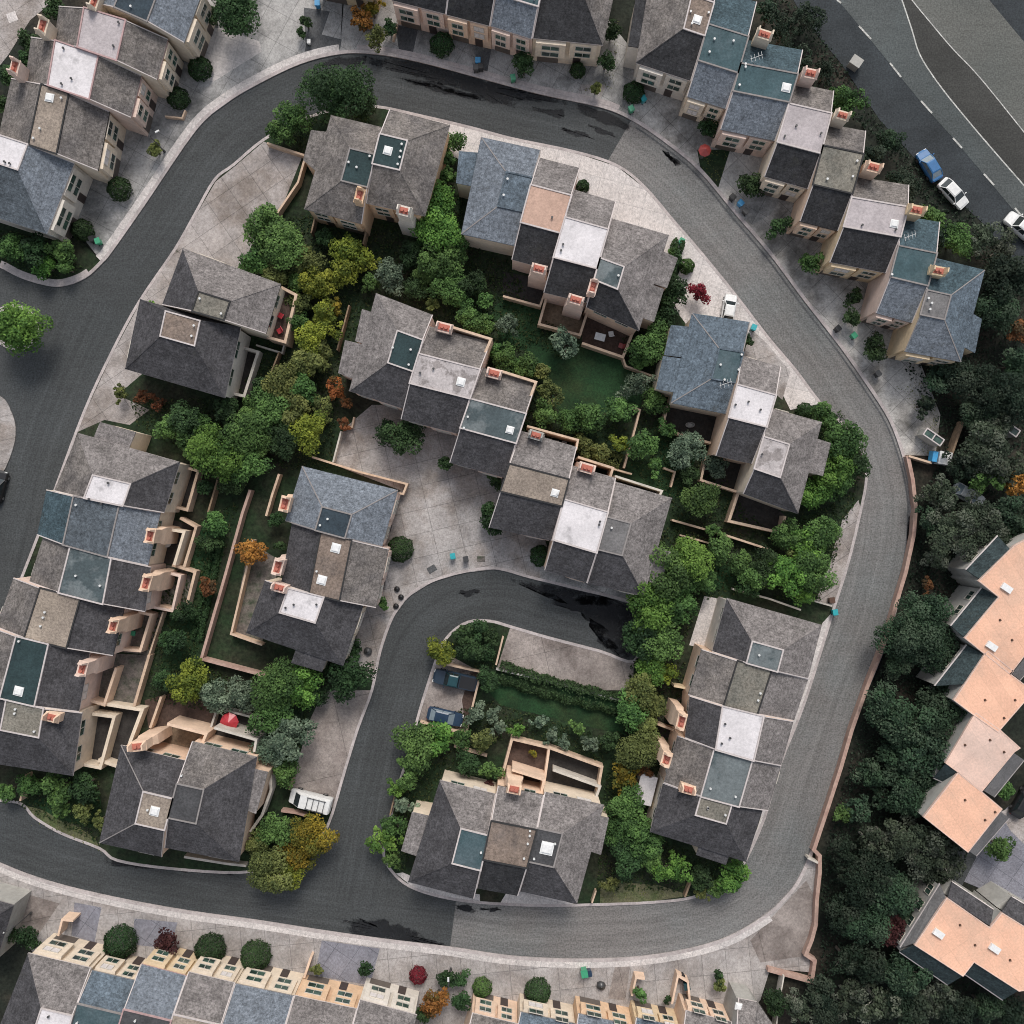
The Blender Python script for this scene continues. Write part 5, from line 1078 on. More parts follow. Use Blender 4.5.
G('long low double wall crossing the gardens left of the kerb trees', [(672, 520), (722, 534), (768, 549)], h=1.3, w=0.25)
G('lower short wall parallel to the long double wall, middle right', [(680, 535), (709, 543)], h=1.0, w=0.20)
G('long rose garden wall around the narrow garden left of court houses', [(250, 490), (242, 514), (226, 572), (201, 659), (258, 674), (290, 684)], h=1.6, w=0.34, m='w_wallpink')
G('patio wall beside the charcoal house left of the court', [(253, 540), (245, 575), (231, 634), (262, 645)], h=1.6, w=0.25)
G('long thin wall along the top of the blue house left of court', [(312, 457), (360, 472), (407, 484), (403, 494), (398, 493)], h=1.4, w=0.25)
G('tan wall left of the blue house chimney', [(279, 474), (272, 495), (266, 516)], h=1.6, w=0.28)
G('short fence left of the planted court corner', [(341, 431), (333, 462)], h=1.4, w=0.20, m='w_wallwhite')
G('red-flower planter wall corner at the court', [(340, 426), (352, 427), (354, 417)], h=.9, w=0.20)
G('fence down the trees below the brown-decked house', [(219, 474), (208, 512)], h=1.7, w=0.21, m='timber', name='fence', cat='fence')
G('patio wall behind the white-decked end house of the left row', [(181, 466), (198, 471), (187, 510), (167, 505)], h=1.8, w=0.33)
G('inner patio wall of the teal house, left row', [(172, 530), (184, 532), (174, 565)], h=2.8, w=.34, m='w_cream')
G('outer patio wall of the teal house, left row', [(180, 518), (196, 527), (184, 567)], h=1.7, w=0.33)
G('inner balcony wall of the greenish-decked house, left row', [(168, 573), (180, 576), (172, 611), (147, 606)], h=2.2, w=0.30, m='w_pink')
G('outer patio wall of the greenish-decked house, left row', [(172, 565), (195, 572), (185, 612), (160, 606)], h=1.7, w=0.34)
G('balcony wall of the tan-decked house, left row', [(138, 612), (151, 615), (140, 651), (115, 649)], h=2.2, w=0.33, m='w_peach')
G('thin wall below the tan-decked balcony, left row', [(163, 612), (149, 655)], h=1.4, w=0.20)
G('inner balcony wall of the dark-decked house, left row', [(116, 668), (104, 705), (88, 700)], h=2.2, w=0.33, m='w_peach')
G('outer garden wall of the dark-decked house, left row', [(149, 655), (134, 706)], h=1.6, w=0.34)
G('outer patio wall at the foot of the left row', [(104, 704), (142, 710), (130, 742), (122, 768), (98, 760)], h=1.8, w=0.41, m='w_cream')
G('inner balcony wall at the foot of the left row', [(92, 714), (114, 717), (100, 768), (80, 764)], h=2.2, w=0.37, m='w_cream')
G('short fence below the left row by the bottom road kerb', [(26, 775), (20, 801)], h=1.6, w=0.23, m='w_wall')
G('tan wall above the lower left pair', [(161, 697), (150, 728)], h=1.6, w=0.30)
G('balcony wall of the skylit left half, lower left', [(167, 724), (206, 734), (202, 744)], h=4.2, w=0.34, m='w_peach', zb=.1)
G('pale wall round the dark terrace with the red parasol', [(208, 736), (217, 708), (262, 720), (258, 738)], h=1.7, w=0.25, m='w_wallwhite')
G('pale balcony wall below the red parasol', [(214, 728), (256, 740), (254, 752)], h=4.2, w=0.28, m='w_wallwhite', zb=.1)
G('pale low wall below the brown-decked right half', [(184, 857), (228, 864), (246, 866)], h=1.2, w=0.29, m='w_wallwhite')
G('curved pale balcony wall right of the lower left pair', [(270, 772), (271, 790), (262, 815), (250, 832)], h=2.0, w=0.33, m='w_wallwhite')
G('fence on the left of the white van drive', [(294, 768), (289, 790)], h=1.5, w=0.20, m='timber', name='fence', cat='fence')
G('low red-brown wall below the white van', [(281, 811), (296, 813), (306, 816)], h=1.2, w=0.29, m='w_wallpink')
G('wall round the bay of two parked dark cars', [(440, 663), (481, 672), (474, 700), (466, 734), (420, 722)], h=1.0, w=0.25, m='w_wall')
G('thin wall left of the walled concrete pad, dead-end street', [(503, 637), (496, 665)], h=1.2, w=0.21)
G('low dark retaining wall below the concrete pad', [(496, 669), (560, 684), (622, 701)], h=.8, w=0.25, m='w_grey')
G('long patio wall behind the bottom middle houses', [(498, 792), (512, 739), (550, 748), (602, 767), (597, 795)], h=1.8, w=0.33, m='w_wall')
G('inner dividing wall of the bottom middle patios', [(549, 749), (543, 792)], h=1.8, w=0.30, m='w_peach')
G('balcony wall of the tan-decked bottom middle house', [(512, 770), (544, 780), (541, 795)], h=4.0, w=0.30, m='w_peach', zb=.1)
G('pale balcony wall of the large-skylight house', [(553, 770), (600, 787), (596, 798)], h=2.2, w=0.30, m='w_wallwhite', zb=.1)
G('timber wall stub beside the sparse tree, bottom middle', [(443, 779), (440, 788)], h=1.5, w=0.25)
G('thin fence in the trees left of the teal-decked bottom house', [(396, 790), (390, 815)], h=1.4, w=0.18, m='timber', name='fence', cat='fence')
G('low beige wall among shrubs above the teal-decked bottom house', [(454, 746), (470, 751), (487, 756)], h=.9, w=0.29)
G('short wall right of the bottom middle hip house by the road', [(596, 891), (592, 903)], h=1.0, w=0.20)
G('timber fence closing the bank by the lower right bend', [(692, 879), (685, 897)], h=1.1, w=0.23, m='timber', name='fence', cat='fence')
G('small balcony wall between the two chimneys by the right row', [(674, 686), (690, 689), (686, 712)], h=2.2, w=0.25, m='w_yellow')
G('patio wall of the teal terrace by the right lower row', [(652, 722), (676, 731), (671, 748)], h=1.8, w=0.28)
G('long pale wall beside the hip house and white terrace, top', [(733, 589), (770, 599), (801, 610)], h=1.2, w=0.23, m='w_wallwhite')
G('kerbside wall end with dark box, right road', [(803, 598), (832, 606)], h=1.0, w=0.20, m='w_wallwhite')
G('small ochre wall step at the charcoal end house', [(660, 790), (654, 806), (650, 826)], h=2.4, w=0.29, m='w_yellow')
G('low planter wall in a pink-fronted driveway, top row', [(393, 40), (397, 24)], h=.7, w=0.20)
G('peach porch wall left of the hedge, bottom row', [(311, 957), (304, 978)], h=1.5, w=0.29, m='w_peach')
G('U-shaped porch wall of the left end bottom house', [(58, 936), (62, 920), (73, 921)], h=2.2, w=0.25, m='w_peach')
G('L-shaped porch wall below the damp street, orange house', [(632, 996), (636, 978), (645, 979)], h=1.6, w=0.25, m='w_peach')
G('peach porch wall beside the dark teal bin', [(672, 1004), (678, 976), (688, 982), (690, 1002)], h=1.6, w=0.25, m='w_peach')
G('low wall below the ball shrub, upper left row', [(165, 116), (182, 118), (185, 110)], h=.7, w=0.18, m='w_wall')
G('timber fence slanting into the wood right of the bend driveway', [(964, 421), (957, 440), (951, 458)], h=1.6, w=0.25, m='timber', name='fence', cat='fence')
# patio floors
def floor(px, m, z=.131):
    PADN[0] += 1; sheet('patio', px, z + .0004 * PADN[0], m)
floor([(546, 299), (540, 323), (580, 334), (588, 310)], 'patio_tan'); floor([(582, 308), (582, 343), (623, 356), (634, 330)], 'patio')
floor([(503, 272), (503, 296), (540, 306), (546, 280)], 'patio_dark'); mb = MB(); mb.prism([W2(*p, 2.4) for p in [(274, 286), (295, 296), (284, 341), (262, 336)]], -.05, 2.4); struct('patio', mb, 'patio')
floor([(241, 340), (258, 352), (244, 396), (226, 392)], 'patio_dark'); floor([(668, 400), (662, 429), (711, 443), (716, 415)], 'patio_dark')
floor([(708, 452), (701, 480), (738, 492), (750, 465)], 'patio_dark'); floor([(745, 480), (729, 521), (782, 533), (785, 516)], 'patio_dark')
floor([(172, 465), (198, 471), (187, 510), (160, 505)], 'patio_dark'); floor([(160, 515), (196, 527), (184, 567), (150, 560)], 'patio_dark')
floor([(150, 560), (195, 572), (185, 612), (140, 606)], 'patio_stone'); floor([(118, 606), (163, 612), (149, 655), (108, 650)], 'patio_stone'); floor([(88, 652), (149, 655), (134, 706), (75, 700)], 'patio_stone')
floor([(80, 704), (142, 710), (122, 768), (70, 760)], 'patio_dark'); floor([(208, 736), (217, 708), (262, 720), (258, 745)], 'patio_dark'); floor([(165, 724), (206, 734), (202, 750), (160, 745)], 'patio_tan')
floor([(512, 739), (549, 748), (543, 790), (498, 785)], 'patio'); floor([(550, 748), (602, 767), (597, 795), (545, 790)], 'patio_dark')
floor([(655, 715), (690, 690), (690, 740), (660, 760)], 'patio_dark'); floor([(250, 542), (231, 634), (262, 645), (280, 560)], 'patio_stone'); floor([(466, 730), (474, 700), (481, 672), (470, 672), (462, 700)], 'patio', .1275)
# ================================================================ PLANTS  (px, py, radius px, leaves, style, kind)
T = [
 # upper left
 (236,8,25,'l_dark','full','tree'),(212,16,10,'l_dark','full','shrub'),(55,10,11,'l_dark','full','shrub'),(30,42,12,'l_dark','full','shrub'),(12,76,13,'l_dark','full','shrub'),(2,104,11,'l_dark','full','shrub'),(25,60,9,'l_dark','full','shrub'),
 (200,68,11,'l_dark','ball','shrub'),(178,98,10,'l_dark','ball','shrub'),(119,189,11,'l_dark','ball','shrub'),(82,230,10,'l_dark','ball','shrub'),(155,149,8,'l_olive','full','shrub'),
 (10,248,15,'l_mid','full','shrub'),(34,252,16,'l_dark','full','shrub'),(60,250,14,'l_mid','full','shrub'),(45,266,12,'l_bright','full','shrub'),(66,268,9,'l_mid','full','shrub'),
 # top
 (336,92,29,'l_dark','full','tree'),(362,104,16,'l_dark','full','tree'),(296,118,17,'l_mid','full','tree'),(280,132,12,'l_mid','full','tree'),
 (362,18,14,'l_orange','airy','tree'),(377,36,11,'l_olive','airy','tree'),(372,8,10,'l_yellow','airy','tree'),(306,22,6,'l_dark','full','shrub'),(301,32,5,'l_dark','full','shrub'),(390,28,8,'l_dark','full','shrub'),(442,44,11,'l_dark','ball','shrub'),
 (524,64,13,'l_dark','full','shrub'),(578,70,7,'l_dark','ball','shrub'),(634,92,10,'l_dark','ball','shrub'),(708,128,10,'l_dark','full','shrub'),(750,184,14,'l_dark','full','shrub'),(606,62,9,'l_dark','full','shrub'),(612,30,9,'l_dark','full','shrub'),(596,88,6,'l_olive','airy','shrub'),
 (779,226,11,'l_dark','full','shrub'),(812,262,11,'l_mid','full','shrub'),(854,298,9,'l_dark','full','shrub'),(851,318,9,'l_dark','full','shrub'),(876,348,13,'l_dark','full','shrub'),
 # beside the top bend pair
 (453,140,11,'l_mid','full','tree'),(448,158,10,'l_mid','airy','tree'),(446,176,10,'l_mid','airy','tree'),(440,200,17,'l_bright','full','tree'),(438,226,22,'l_bright','full','tree'),(456,250,13,'l_mid','full','tree'),
 (264,224,20,'l_mid','full','tree'),(283,242,24,'l_mid','full','tree'),(304,262,15,'l_olive','full','tree'),(345,250,18,'l_yellowgreen','full','tree'),(343,272,17,'l_yellowgreen','full','tree'),(316,282,17,'l_yellowgreen','full','tree'),(389,272,16,'l_grey','full','tree'),(438,262,20,'l_mid','full','tree'),(449,288,16,'l_mid','full','tree'),(410,255,12,'l_dark','full','tree'),(325,238,9,'l_dark','full','tree'),
 (327,320,17,'l_yellowgreen','airy','tree'),(312,336,16,'l_yellowgreen','full','tree'),(334,308,10,'l_yellow','airy','tree'),(308,362,15,'l_olive','full','tree'),(282,382,18,'l_olive','full','tree'),(304,390,14,'l_mid','full','tree'),(334,388,11,'l_orange','sparse','tree'),(347,403,8,'l_rust','airy','shrub'),(344,424,7,'l_rust','airy','shrub'),
 (308,430,18,'l_yellowgreen','full','tree'),(270,410,19,'l_mid','full','tree'),(283,440,17,'l_dark','full','tree'),(260,385,10,'l_dark','full','tree'),
 # left
 (17,326,25,'l_bright','full','tree'),(120,393,9,'l_olive','airy','shrub'),(142,397,10,'l_rust','airy','shrub'),(158,404,8,'l_rust','sparse','shrub'),(183,418,19,'l_dark','full','tree'),(166,428,13,'l_mid','full','tree'),(212,452,25,'l_bright','full','tree'),(243,432,22,'l_mid','full','tree'),(190,444,14,'l_mid','full','tree'),(250,464,17,'l_mid','full','tree'),(232,486,12,'l_dark','full','tree'),(204,486,9,'l_dark','full','tree'),
 (150,308,7,'l_bright','full','shrub'),
 # middle garden
 (403,436,21,'l_dark','full','shrub'),(388,430,12,'l_dark','full','shrub'),(468,318,13,'l_mid','full','shrub'),(483,326,12,'l_mid','full','shrub'),(507,324,13,'l_grey','airy','tree'),(432,304,7,'l_olive','airy','shrub'),
 (566,342,15,'l_grey','sparse','tree'),(506,360,13,'l_mid','full','shrub'),(524,366,13,'l_mid','full','shrub'),(541,370,10,'l_olive','full','shrub'),(652,346,19,'l_mid','full','tree'),(637,384,17,'l_grey','sparse','tree'),(552,392,14,'l_olive','sparse','tree'),
 (545,412,14,'l_mid','full','shrub'),(572,420,13,'l_mid','full','shrub'),(592,416,15,'l_mid','full','tree'),(622,410,14,'l_mid','full','tree'),(585,446,10,'l_olive','full','shrub'),(600,452,10,'l_olive','full','shrub'),(622,444,11,'l_yellowgreen','airy','shrub'),(645,446,15,'l_mid','full','tree'),(688,448,17,'l_grey','full','tree'),(700,500,18,'l_mid','full','tree'),
 (672,294,16,'l_dark','full','shrub'),(664,316,13,'l_dark','full','shrub'),(676,258,7,'l_dark','full','shrub'),(687,266,7,'l_mid','ball','shrub'),(700,292,10,'l_red','full','shrub'),(748,340,6,'l_dark','full','shrub'),(583,186,6,'l_dark','ball','shrub'),(673,250,5,'l_mid','full','shrub'),
 (494,350,9,'l_mid','full','shrub'),(612,520,8,'l_mid','full','shrub'),
 # right of the white-decked hip house
 (805,411,8,'l_dark','ball','shrub'),(824,416,13,'l_mid','full','tree'),(844,440,20,'l_mid','full','tree'),(858,465,16,'l_dark','full','tree'),(836,470,20,'l_bright','full','tree'),(815,492,17,'l_bright','full','tree'),(838,486,13,'l_mid','full','tree'),
 (788,536,16,'l_mid','full','tree'),(806,546,18,'l_bright','airy','tree'),(796,556,13,'l_olive','airy','tree'),(822,532,17,'l_mid','full','tree'),(812,570,22,'l_mid','full','tree'),(788,574,20,'l_bright','full','tree'),(805,592,12,'l_bright','full','tree'),(768,568,17,'l_dark','full','tree'),(757,576,13,'l_mid','full','tree'),(722,548,14,'l_mid','full','tree'),(748,590,9,'l_dark','full','shrub'),
 # green belt right of the dead end
 (664,575,26,'l_mid','full','tree'),(690,556,21,'l_bright','full','tree'),(650,608,25,'l_bright','full','tree'),(672,604,20,'l_mid','full','tree'),(640,636,20,'l_dark','full','tree'),(662,644,20,'l_mid','full','tree'),(682,582,16,'l_mid','full','tree'),(650,668,16,'l_bright','full','tree'),(664,672,12,'l_yellowgreen','airy','tree'),(640,690,17,'l_olive','full','tree'),(655,704,12,'l_olive','full','tree'),(632,716,18,'l_mid','full','tree'),(648,728,13,'l_olive','full','tree'),(636,752,21,'l_olive','full','tree'),(624,778,15,'l_yellow','airy','tree'),(640,768,10,'l_rust','airy','tree'),
 (626,805,17,'l_mid','full','tree'),(622,830,17,'l_mid','full','tree'),(646,838,19,'l_mid','full','tree'),(628,858,17,'l_dark','full','tree'),(674,868,17,'l_bright','airy','tree'),(652,862,13,'l_mid','full','tree'),(612,884,10,'l_olive','airy','shrub'),(700,880,12,'l_dark','full','tree'),(734,876,15,'l_bright','full','tree'),(702,894,8,'l_olive','airy','shrub'),(716,888,9,'l_mid','full','shrub'),
 # left strip and court side
 (216,522,13,'l_mid','full','shrub'),(208,544,10,'l_dark','full','shrub'),(208,586,10,'l_rust','full','shrub'),(253,552,14,'l_orange','full','tree'),(280,546,6,'l_dark','full','shrub'),(276,520,8,'l_dark','full','shrub'),
 (188,684,19,'l_yellowgreen','full','tree'),(214,696,16,'l_grey','full','tree'),(240,692,17,'l_grey','full','tree'),(165,682,12,'l_dark','full','shrub'),(170,640,14,'l_dark','full','shrub'),(184,612,12,'l_dark','full','shrub'),(196,668,9,'l_dark','full','shrub'),
 (278,688,23,'l_mid','full','tree'),(302,684,19,'l_bright','full','tree'),(272,716,20,'l_mid','full','tree'),(292,738,25,'l_grey','airy','tree'),(270,750,16,'l_grey','full','tree'),(318,694,11,'l_dark','full','tree'),(350,676,20,'l_dark','full','tree'),(336,668,11,'l_dark','full','shrub'),(355,650,8,'l_dark','full','shrub'),(284,770,13,'l_mid','full','tree'),
 (400,549,12,'l_dark','ball','shrub'),(383,604,6,'l_mid','full','shrub'),(492,526,12,'l_dark','full','shrub'),(487,510,10,'l_dark','full','shrub'),(445,462,9,'l_dark','full','shrub'),(541,556,10,'l_dark','ball','shrub'),(496,480,9,'l_dark','full','shrub'),
 # car bay garden
 (441,652,13,'l_yellowgreen','full','tree'),(464,634,11,'l_dark','full','shrub'),(478,630,10,'l_dark','full','shrub'),(492,637,9,'l_dark','full','shrub'),(470,650,13,'l_dark','full','shrub'),(486,652,9,'l_dark','full','shrub'),(488,680,12,'l_dark','full','shrub'),
 (418,745,20,'l_mid','full','tree'),(438,738,15,'l_bright','full','tree'),(410,768,17,'l_mid','airy','tree'),(398,788,12,'l_bright','airy','tree'),(476,714,10,'l_grey','full','shrub'),(492,716,9,'l_grey','airy','shrub'),(462,738,12,'l_mid','airy','shrub'),(484,740,13,'l_olive','airy','shrub'),(498,728,9,'l_grey','airy','shrub'),(518,730,9,'l_bright','airy','shrub'),(540,722,9,'l_grey','airy','shrub'),(552,736,9,'l_grey','airy','shrub'),(564,744,8,'l_grey','airy','shrub'),(590,744,10,'l_grey','sparse','shrub'),(610,740,10,'l_dark','full','shrub'),(578,728,8,'l_mid','airy','shrub'),(470,765,13,'l_dark','full','shrub'),(490,770,11,'l_mid','full','shrub'),
 (384,842,15,'l_bright','airy','tree'),(394,824,13,'l_mid','sparse','tree'),(392,860,11,'l_mid','airy','tree'),(404,806,11,'l_grey','airy','shrub'),(533,753,4,'l_yellow','full','shrub'),(488,786,6,'l_maroon','full','shrub'),
 # lower left
 (312,836,21,'l_yellow','full','tree'),(300,858,17,'l_yellow','full','tree'),(270,870,23,'l_olive','full','tree'),(290,874,16,'l_yellowgreen','full','tree'),(276,830,16,'l_mid','full','tree'),(258,846,12,'l_olive','full','tree'),
 (30,786,13,'l_mid','full','shrub'),(56,790,16,'l_mid','full','shrub'),(84,786,15,'l_dark','full','shrub'),(82,812,13,'l_olive','airy','shrub'),(60,808,11,'l_mid','airy','shrub'),(98,822,9,'l_olive','airy','shrub'),(6,792,10,'l_mid','full','shrub'),
 # bottom row shrubs
 (120,942,15,'l_dark','ball','shrub'),(167,944,13,'l_maroon','full','shrub'),(210,950,14,'l_dark','ball','shrub'),(255,956,14,'l_dark','ball','shrub'),(365,968,8,'l_dark','full','shrub'),(418,976,8,'l_red','ball','shrub'),(437,1002,14,'l_orange','full','tree'),(446,978,9,'l_dark','full','shrub'),(460,980,9,'l_dark','full','shrub'),(462,1000,10,'l_dark','full','shrub'),(482,988,9,'l_mid','ball','shrub'),(538,992,12,'l_dark','ball','shrub'),(640,994,7,'l_mid','full','shrub'),(719,976,6,'l_dark','full','shrub'),(668,1000,4,'l_dark','full','shrub'),(28,940,13,'l_dark','full','shrub'),(4,932,12,'l_dark','full','shrub'),(775,1005,14,'l_dark','full','shrub'),(425,1014,10,'l_dark','full','shrub'),(316,970,6,'l_olive','full','shrub'),(720,986,7,'l_olive','airy','shrub'),
 # fuller tree bands
 (256,264,14,'l_mid','full','tree'),(274,276,14,'l_olive','full','tree'),(300,302,12,'l_olive','full','tree'),(296,322,11,'l_mid','airy','tree'),(294,410,15,'l_olive','full','tree'),(322,408,12,'l_olive','airy','tree'),(258,440,16,'l_mid','full','tree'),(228,408,13,'l_dark','full','tree'),(320,354,12,'l_olive','full','tree'),(366,262,12,'l_yellowgreen','airy','tree'),(370,282,11,'l_mid','airy','tree'),
 (424,278,12,'l_mid','full','tree'),(412,288,11,'l_dark','full','tree'),(462,300,12,'l_mid','full','shrub'),(472,284,14,'l_dark','full','shrub'),(484,300,10,'l_mid','full','shrub'),(424,240,11,'l_mid','airy','tree'),
 (656,402,12,'l_mid','full','tree'),(668,430,10,'l_mid','airy','tree'),(716,468,12,'l_grey','full','tree'),(690,476,10,'l_dark','full','shrub'),(742,562,12,'l_mid','full','tree'),(706,580,13,'l_mid','full','tree'),(655,466,9,'l_mid','airy','shrub'),(640,360,10,'l_mid','full','shrub'),(712,530,9,'l_mid','airy','shrub'),
 (250,410,12,'l_mid','full','tree'),(300,282,12,'l_mid','full','tree'),(268,250,13,'l_mid','full','tree'),(202,424,12,'l_mid','full','tree'),(226,470,13,'l_bright','full','tree'),(296,372,10,'l_yellowgreen','airy','tree'),
]
for t in T: plant(t[0], t[1], t[2], t[3], t[4], kind=t[5])
# the wood along the right side
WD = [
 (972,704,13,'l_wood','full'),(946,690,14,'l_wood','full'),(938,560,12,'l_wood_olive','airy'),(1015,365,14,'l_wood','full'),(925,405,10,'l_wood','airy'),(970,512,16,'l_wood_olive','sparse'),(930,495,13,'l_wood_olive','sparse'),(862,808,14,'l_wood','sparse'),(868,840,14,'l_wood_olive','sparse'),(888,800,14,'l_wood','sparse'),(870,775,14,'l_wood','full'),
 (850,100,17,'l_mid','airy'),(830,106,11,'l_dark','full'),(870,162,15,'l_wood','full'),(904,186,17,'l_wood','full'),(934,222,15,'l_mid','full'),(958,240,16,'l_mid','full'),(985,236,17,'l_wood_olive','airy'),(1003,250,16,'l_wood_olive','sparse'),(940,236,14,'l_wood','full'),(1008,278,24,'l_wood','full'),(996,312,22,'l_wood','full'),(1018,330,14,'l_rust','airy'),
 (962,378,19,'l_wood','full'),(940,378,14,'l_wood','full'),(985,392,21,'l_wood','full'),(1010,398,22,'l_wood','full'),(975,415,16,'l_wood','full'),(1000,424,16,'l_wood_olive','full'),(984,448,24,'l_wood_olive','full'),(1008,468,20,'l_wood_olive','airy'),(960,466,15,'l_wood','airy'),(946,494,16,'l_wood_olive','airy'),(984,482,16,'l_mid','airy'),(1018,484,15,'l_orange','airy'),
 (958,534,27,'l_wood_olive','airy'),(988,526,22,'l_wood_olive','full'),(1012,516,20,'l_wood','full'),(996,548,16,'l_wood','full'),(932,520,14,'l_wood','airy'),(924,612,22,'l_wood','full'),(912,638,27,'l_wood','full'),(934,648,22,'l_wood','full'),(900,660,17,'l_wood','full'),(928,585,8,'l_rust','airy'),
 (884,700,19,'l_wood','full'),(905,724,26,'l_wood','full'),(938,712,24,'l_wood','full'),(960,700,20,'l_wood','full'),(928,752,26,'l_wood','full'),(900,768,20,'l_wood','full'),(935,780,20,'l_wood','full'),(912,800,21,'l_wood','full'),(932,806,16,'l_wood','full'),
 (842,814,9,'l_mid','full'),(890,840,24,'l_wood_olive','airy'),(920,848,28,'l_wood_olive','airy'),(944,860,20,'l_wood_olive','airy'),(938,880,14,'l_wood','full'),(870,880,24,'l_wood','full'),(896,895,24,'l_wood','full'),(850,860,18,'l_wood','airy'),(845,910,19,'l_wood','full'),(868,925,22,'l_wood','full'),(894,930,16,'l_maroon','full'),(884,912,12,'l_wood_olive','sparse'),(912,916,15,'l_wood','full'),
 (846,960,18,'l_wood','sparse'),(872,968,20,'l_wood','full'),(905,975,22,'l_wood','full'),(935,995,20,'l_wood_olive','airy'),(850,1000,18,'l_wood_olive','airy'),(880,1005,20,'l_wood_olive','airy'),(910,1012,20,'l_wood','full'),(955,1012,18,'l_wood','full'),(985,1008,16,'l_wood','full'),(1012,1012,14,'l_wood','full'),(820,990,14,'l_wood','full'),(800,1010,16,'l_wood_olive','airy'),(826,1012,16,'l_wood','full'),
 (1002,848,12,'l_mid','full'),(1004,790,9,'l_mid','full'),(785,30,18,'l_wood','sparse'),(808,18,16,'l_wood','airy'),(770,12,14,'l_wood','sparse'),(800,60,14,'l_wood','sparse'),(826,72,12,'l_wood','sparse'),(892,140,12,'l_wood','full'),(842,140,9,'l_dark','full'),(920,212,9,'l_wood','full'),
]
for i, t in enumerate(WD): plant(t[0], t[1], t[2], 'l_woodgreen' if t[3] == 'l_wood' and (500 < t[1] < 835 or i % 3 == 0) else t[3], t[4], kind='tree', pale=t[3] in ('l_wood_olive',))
HX = [(474, 334), (500, 355), (548, 372)]
hedge([(573, 440), (596, 452), (620, 462)], 1.9, 1.3, 'l_olive', 'broad olive hedge along the lower edge of the central garden')
hedge([(499, 672), (540, 686), (585, 697), (620, 706)], 2.6, 1.0, 'l_dark', 'long dark clipped hedge below the walled concrete pad')
hedge([(498, 360), (522, 366), (548, 373)], 1.6, 1.4, 'l_mid', 'trimmed green hedge between the two chimneyed houses and the lawn')
hedge([(463, 312), (490, 322)], 1.6, 1.4, 'l_mid', 'short green hedge above the mottled-decked house')
hedge([(196, 640), (206, 596), (216, 545)], 1.3, .7, 'l_dark', 'low dark hedge down the middle of the narrow left garden')
hedge([(680, 240), (668, 275), (655, 312)], 1.4, 1.6, 'l_dark', 'dark tall hedge right of the furnished-patio house')
# ground cover
scatter_mb([[(764, -10), (800, 10), (840, 62), (880, 120), (930, 175), (985, 225), (1040, 290), (1040, 560), (1000, 540), (960, 600), (930, 690), (970, 720), (930, 820), (970, 850), (950, 890), (910, 950), (975, 985), (1040, 1000), (1040, 1040), (780, 1040), (820, 985), (822, 860), (860, 720), (905, 600), (922, 500), (945, 440), (900, 365), (985, 270), (940, 222), (866, 130), (800, 84)]], 14, (.10, .22), 'l_wood', 'undergrowth', -.06, .7)
scatter_mb([[(240, 220), (300, 215), (365, 225), (430, 220), (470, 150), (460, 235), (512, 262), (545, 335), (500, 375), (430, 320), (376, 293), (340, 400), (330, 470), (290, 470), (190, 440), (240, 390), (296, 296)],
   [(545, 320), (585, 345), (560, 360), (535, 345)], [(525, 390), (545, 398), (560, 414), (622, 414), (630, 440), (612, 470), (520, 430)], [(620, 340), (665, 320), (670, 420), (640, 400)], [(640, 410), (715, 450), (735, 500), (780, 540), (770, 590), (700, 600), (670, 520), (672, 500), (630, 470)],
   [(640, 520), (715, 540), (703, 590), (684, 645), (686, 720), (650, 790), (665, 800), (650, 835), (745, 870), (690, 890), (596, 890), (605, 780), (625, 700), (640, 610)], [(150, 620), (200, 520), (240, 500), (196, 660), (260, 690), (260, 720), (150, 700)],
   [(262, 690), (330, 660), (368, 668), (350, 685), (318, 690), (306, 730), (290, 780), (270, 770)], [(240, 850), (300, 800), (330, 820), (280, 870)], [(385, 860), (400, 780), (425, 720), (490, 700), (620, 740), (600, 765), (510, 735), (440, 775), (405, 870)], [(445, 640), (495, 622), (495, 668), (480, 672)], [(10, 800), (100, 770), (105, 845), (40, 815)], [(790, 440), (840, 410), (865, 450), (855, 500), (820, 600), (770, 600), (800, 520)], [(0, 230), (60, 240), (85, 268), (50, 280), (0, 262)],
   [(276, 128), (320, 112), (345, 112), (320, 130), (302, 155)], [(130, 400), (240, 398), (230, 470), (140, 430)], [(800, 520), (840, 500), (830, 560), (812, 602), (770, 600)]],
   17, (.09, .2), 'l_cover', 'ground_cover', .12, .45)
scatter_mb([[(30, 825), (60, 818), (100, 835), (100, 850), (60, 832)], [(600, 882), (655, 886), (690, 893), (650, 900), (600, 902)], [(886, 385), (935, 380), (940, 450), (918, 456), (925, 420)], [(697, 152), (730, 152), (718, 186), (702, 168)], [(575, 92), (600, 86), (606, 60), (612, 20), (622, 20), (615, 90)]], 8, (.05, .12), 'l_olive', 'weeds', .12, .2)

# ================================================================ VEHICLES
vehicle('dark navy pickup truck with open bed in the walled bay', 455, 680, 167.5, 5.5, 1.95, 1.8, 'c_dark', 'pickup', 'pickup truck', 'pickup_truck', roofpaint='c_darkteal')
vehicle('dark blue saloon car with pale reflecting windscreens in the walled bay', 445, 717, -13.5, 4.5, 1.8, 1.42, 'c_navy', glass='autoglass_pale')
vehicle('white van with roof rack nosed into the drive by the yellow tree', 311, 800, 166, 5.3, 1.95, 2.1, 'c_white', 'van', 'van', 'parked_van')
vehicle('small silver-white car on pale drive above the large blue house', 729, 309, 80, 3.7, 1.65, 1.45, 'c_white')
vehicle('bright blue car on the dark old road at upper right', 930, 165, 121, 4.2, 1.75, 1.45, 'c_blue', zg=-.02, glass='autoglass_pale')
vehicle('white saloon car below the blue car on the dark old road', 954, 193, -47, 4.3, 1.78, 1.42, 'c_white', zg=-.02)
